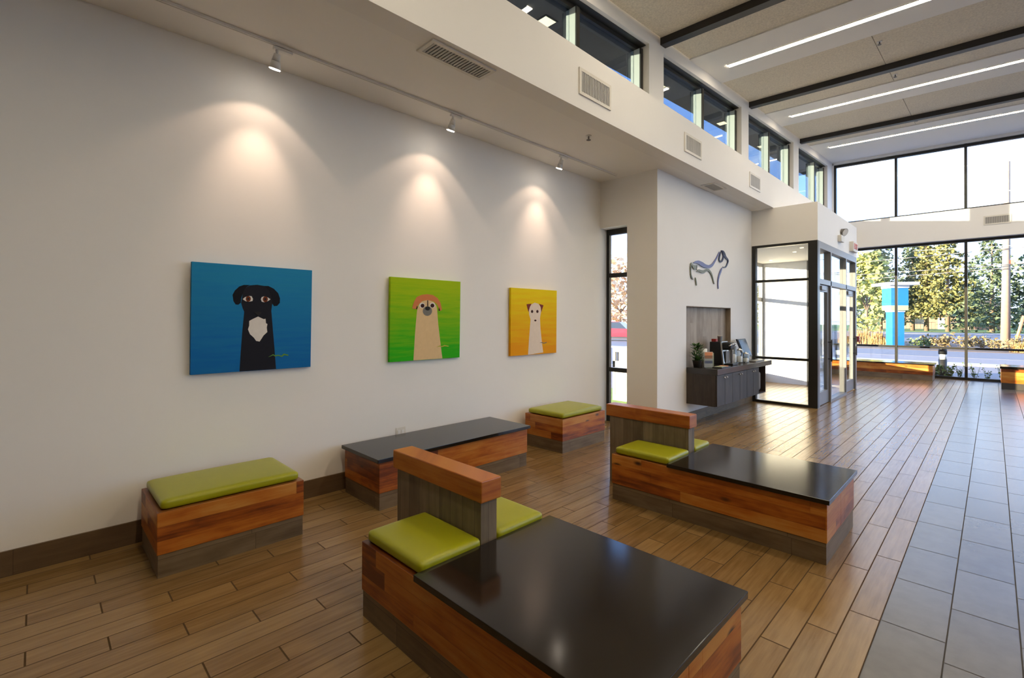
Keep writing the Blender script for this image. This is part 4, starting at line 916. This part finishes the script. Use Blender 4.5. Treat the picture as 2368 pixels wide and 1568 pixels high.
# shrubs and grasses in the bed
for i, (x, y, w, h, lb) in enumerate(((1.0, 42.6, .8, .55, 'low shrub right beside the pylon sign'), (1.6, 43, 1.1, .7, 'low shrub second from the pylon sign'), (2.3, 40.2, .8, .8, 'reddish shrub behind the bollard'), (3.2, 40, 1.2, 1.0, 'tall reddish shrub left of the middle mullion'), (4.2, 41, 1.2, .8, 'reddish shrub between mullion and utility pole'), (5.0, 39.5, 1.0, .6, 'low shrub in front of the utility pole'), (6.4, 41, 1.3, .8, 'shrub right of the utility pole'))):
    t = thing('shrub', (x, y, -.07), lb, 'shrub', 'shrubs in the roadside bed'); m = MB(); r = random.Random(40+i)
    for k in range(9): leafy(m, Vector((x+r.uniform(-w, w)*.6, y+r.uniform(-.5, .5), h*r.uniform(.2, .75)-.05)), .32, 26, .085, r)
    m.build('foliage', 'shrub' if i else 'weed', t)
    m = MB()
    for k in range(6): m.cyl((x, y, -.07), (x+r.uniform(-w, w)*.5, y+r.uniform(-.4, .4), h*.6), .012, .006, 5)
    m.build('stem', 'bark', t)
for i, (x, y, h, lb) in enumerate(((-2.9, 43, 1.25, 'tall dry grass clump at the left edge of the street window'), (-2.1, 42.2, 1.35, 'tall dry grass clump left of the pylon sign'), (-1.1, 41.5, 1.2, 'orange dry grass clump touching the pylon sign'), (-3.8, 44, 1.2, 'dry grass clump seen behind the vestibule post'), (5.9, 38.0, .7, 'dry grass clump at the foot of the utility pole'))):
    t = thing('ornamental_grass', (x, y, -.07), lb, 'grass clump'); m = MB(); r = random.Random(60+i)
    for k in range(520):
        a = r.uniform(0, 6.28); q = r.random()**.7; L = h*r.uniform(.45, 1.1)*(1-.3*q); ox, oy = r.gauss(0, .22), r.gauss(0, .12)
        p0 = Vector((x+ox, y+oy, -.07)); p1 = p0+Vector((math.cos(a)*.16*q, math.sin(a)*.12*q, L*.7)); p2 = p0+Vector((math.cos(a)*.55*q, math.sin(a)*.4*q, L*(1-.25*q)))
        s = Vector((-math.sin(a), math.cos(a), 0))*.014
        m.faces([p0-s, p0+s, p1+s, p1-s, p2], [(0, 1, 2, 3), (3, 2, 4)])
    o = m.build('blades', 'drygrass', t)
# cars
def car(x, y, ang, mat, label, L=4.4, W=1.8, H=1.6):
    t = thing('parked_car', (x, y, -.085), label, 'car'); z = -.085
    def tr(pts): return yaw([(x+a, y+b, c+z) for a, b, c in pts], (x, y), ang)
    def prism(side, w0, w1, nm, mt):
        n = len(side); m = MB()
        vs = tr([(a, -w0(c), c) for a, c in side]+[(a, w0(c), c) for a, c in side])
        bv = [m.bm.verts.new(v) for v in vs]
        m.bm.faces.new(bv[:n][::-1]); m.bm.faces.new(bv[n:])
        for i in range(n): m.bm.faces.new([bv[i], bv[(i+1) % n], bv[n+(i+1) % n], bv[n+i]])
        return m.build(nm, mt, t)
    l = L/2
    prism([(-l, .45), (-l+.05, .35), (l-.05, .35), (l, .5), (l-.03, .82), (l-.9, .95), (l-1.6, 1.02), (-l+.5, 1.05), (-l+.02, .98)], lambda c: W/2-.04*abs(c-.7), None, 'body', mat)
    prism([(-l+.25, 1.0), (l-1.35, 1.0), (l-2.0, H-.04), (-l+.9, H)], lambda c: W/2-.06-.25*max(0, c-1.0), None, 'cabin_glass', 'carglass')
    prism([(-l+.85, H-.03), (l-2.05, H-.06), (l-2.1, H-.02), (-l+.95, H+.03)], lambda c: W/2-.2, None, 'roof', mat)
    prism([(-l-.04, .28), (l+.03, .28), (l+.03, .46), (-l-.04, .46)], lambda c: W/2-.02, None, 'lower_trim', 'cardark')
    for a in (-l+.85, l-.85):
        for b in (-W/2+.1, W/2-.1):
            p, q = tr([(a, b-.1, .33), (a, b+.1, .33)]); MB().cyl(p, q, .33, n=20).build('wheel', 'cardark', t)
    return t
car(-17.9, 34.6, .25, 'carred', 'red car parked outside the narrow alcove window')
car(-9.6, 58, .1, 'carblue', 'blue car on the road seen through the vestibule doors', H=1.5)
t = thing('litter_bin', (-.95, 9.0, -.06), 'pale litter bin with dark openings outside the narrow alcove window', 'litter bin')
m = MB().box(-1.30, 8.7, -.06, -.60, 9.3, .06).box(-1.30, 8.7, 1.0, -.60, 9.3, 1.10).box(-1.30, 8.7, .66, -.60, 9.3, .80)
for a, c in ((-1.30, 8.7), (-.66, 8.7), (-1.30, 9.24), (-.66, 9.24)): m.box(a, c, .06, a+.06, c+.06, 1.0)
m.build('frame', 'binbody', t); MB().box(-1.235, 8.705, .06, -.665, 9.23, .66).build('liner', 'grayp', t)
MB().box(-1.22, 8.76, .80, -.68, 9.22, .995).build('hood', 'grayp', t)
# outer walls of the entry side
struct('wall_exterior', MB().box(.62, 6.63, 0, .695, 10.35, 4.0), 'extwall')

# ------------------------------------------------------------------ light
sd = Vector((.70, .71, -.097)).normalized()
l = bpy.data.lights.new('sun', 'SUN'); l.energy = 15.5; l.color = (1, .82, .56); l.angle = .009
o = bpy.data.objects.new('sun', l); C.objects.link(o); o.rotation_euler = sd.to_track_quat('-Z', 'Y').to_euler(); o.location = (-20, -20, 10)
wd = bpy.data.worlds.new('sky'); sc.world = wd; wd.use_nodes = True
nt = wd.node_tree; nt.nodes.clear()
out = nt.nodes.new('ShaderNodeOutputWorld'); bg = nt.nodes.new('ShaderNodeBackground'); nt.links.new(bg.outputs[0], out.inputs[0])
g = N(nt, 'ShaderNodeTexCoord'); s = N(nt, 'ShaderNodeSeparateXYZ'); nt.links.new(g.outputs['Generated'], s.inputs[0])
sky = ramp(nt, s.outputs[2], [(0, (.62, .78, 1.0)), (.1, (.44, .62, .96)), (.24, (.26, .43, .82)), (.6, (.14, .28, .68))])
cl = noise(nt, comb(nt, math_(nt, 'MULTIPLY', s.outputs[0], 1.0), s.outputs[1], math_(nt, 'MULTIPLY', s.outputs[2], 2.5)), 3.2, 6, .6)
k = N(nt, 'ShaderNodeMapRange'); k.inputs[1].default_value = .50; k.inputs[2].default_value = .66; nt.links.new(cl, k.inputs[0])
nt.links.new(mixc(nt, math_(nt, 'MULTIPLY', k.outputs[0], .8), sky, (.9, .93, 1.0)), bg.inputs[0])
bg.inputs[1].default_value = 2.25

vs = sc.view_settings; sc.display_settings.display_device = 'sRGB'
vs.view_transform = 'Standard'; vs.look = 'None'; vs.gamma = 1; vs.use_curve_mapping = False; vs.exposure = 1.0
cy = sc.cycles
cy.use_denoising = True; cy.use_adaptive_sampling = True; cy.adaptive_threshold = .06; cy.max_bounces = 8; cy.diffuse_bounces = 5; cy.glossy_bounces = 3; cy.transparent_max_bounces = 24; cy.transmission_bounces = 8
cy.sample_clamp_indirect = 6; cy.caustics_reflective = False; cy.caustics_refractive = False
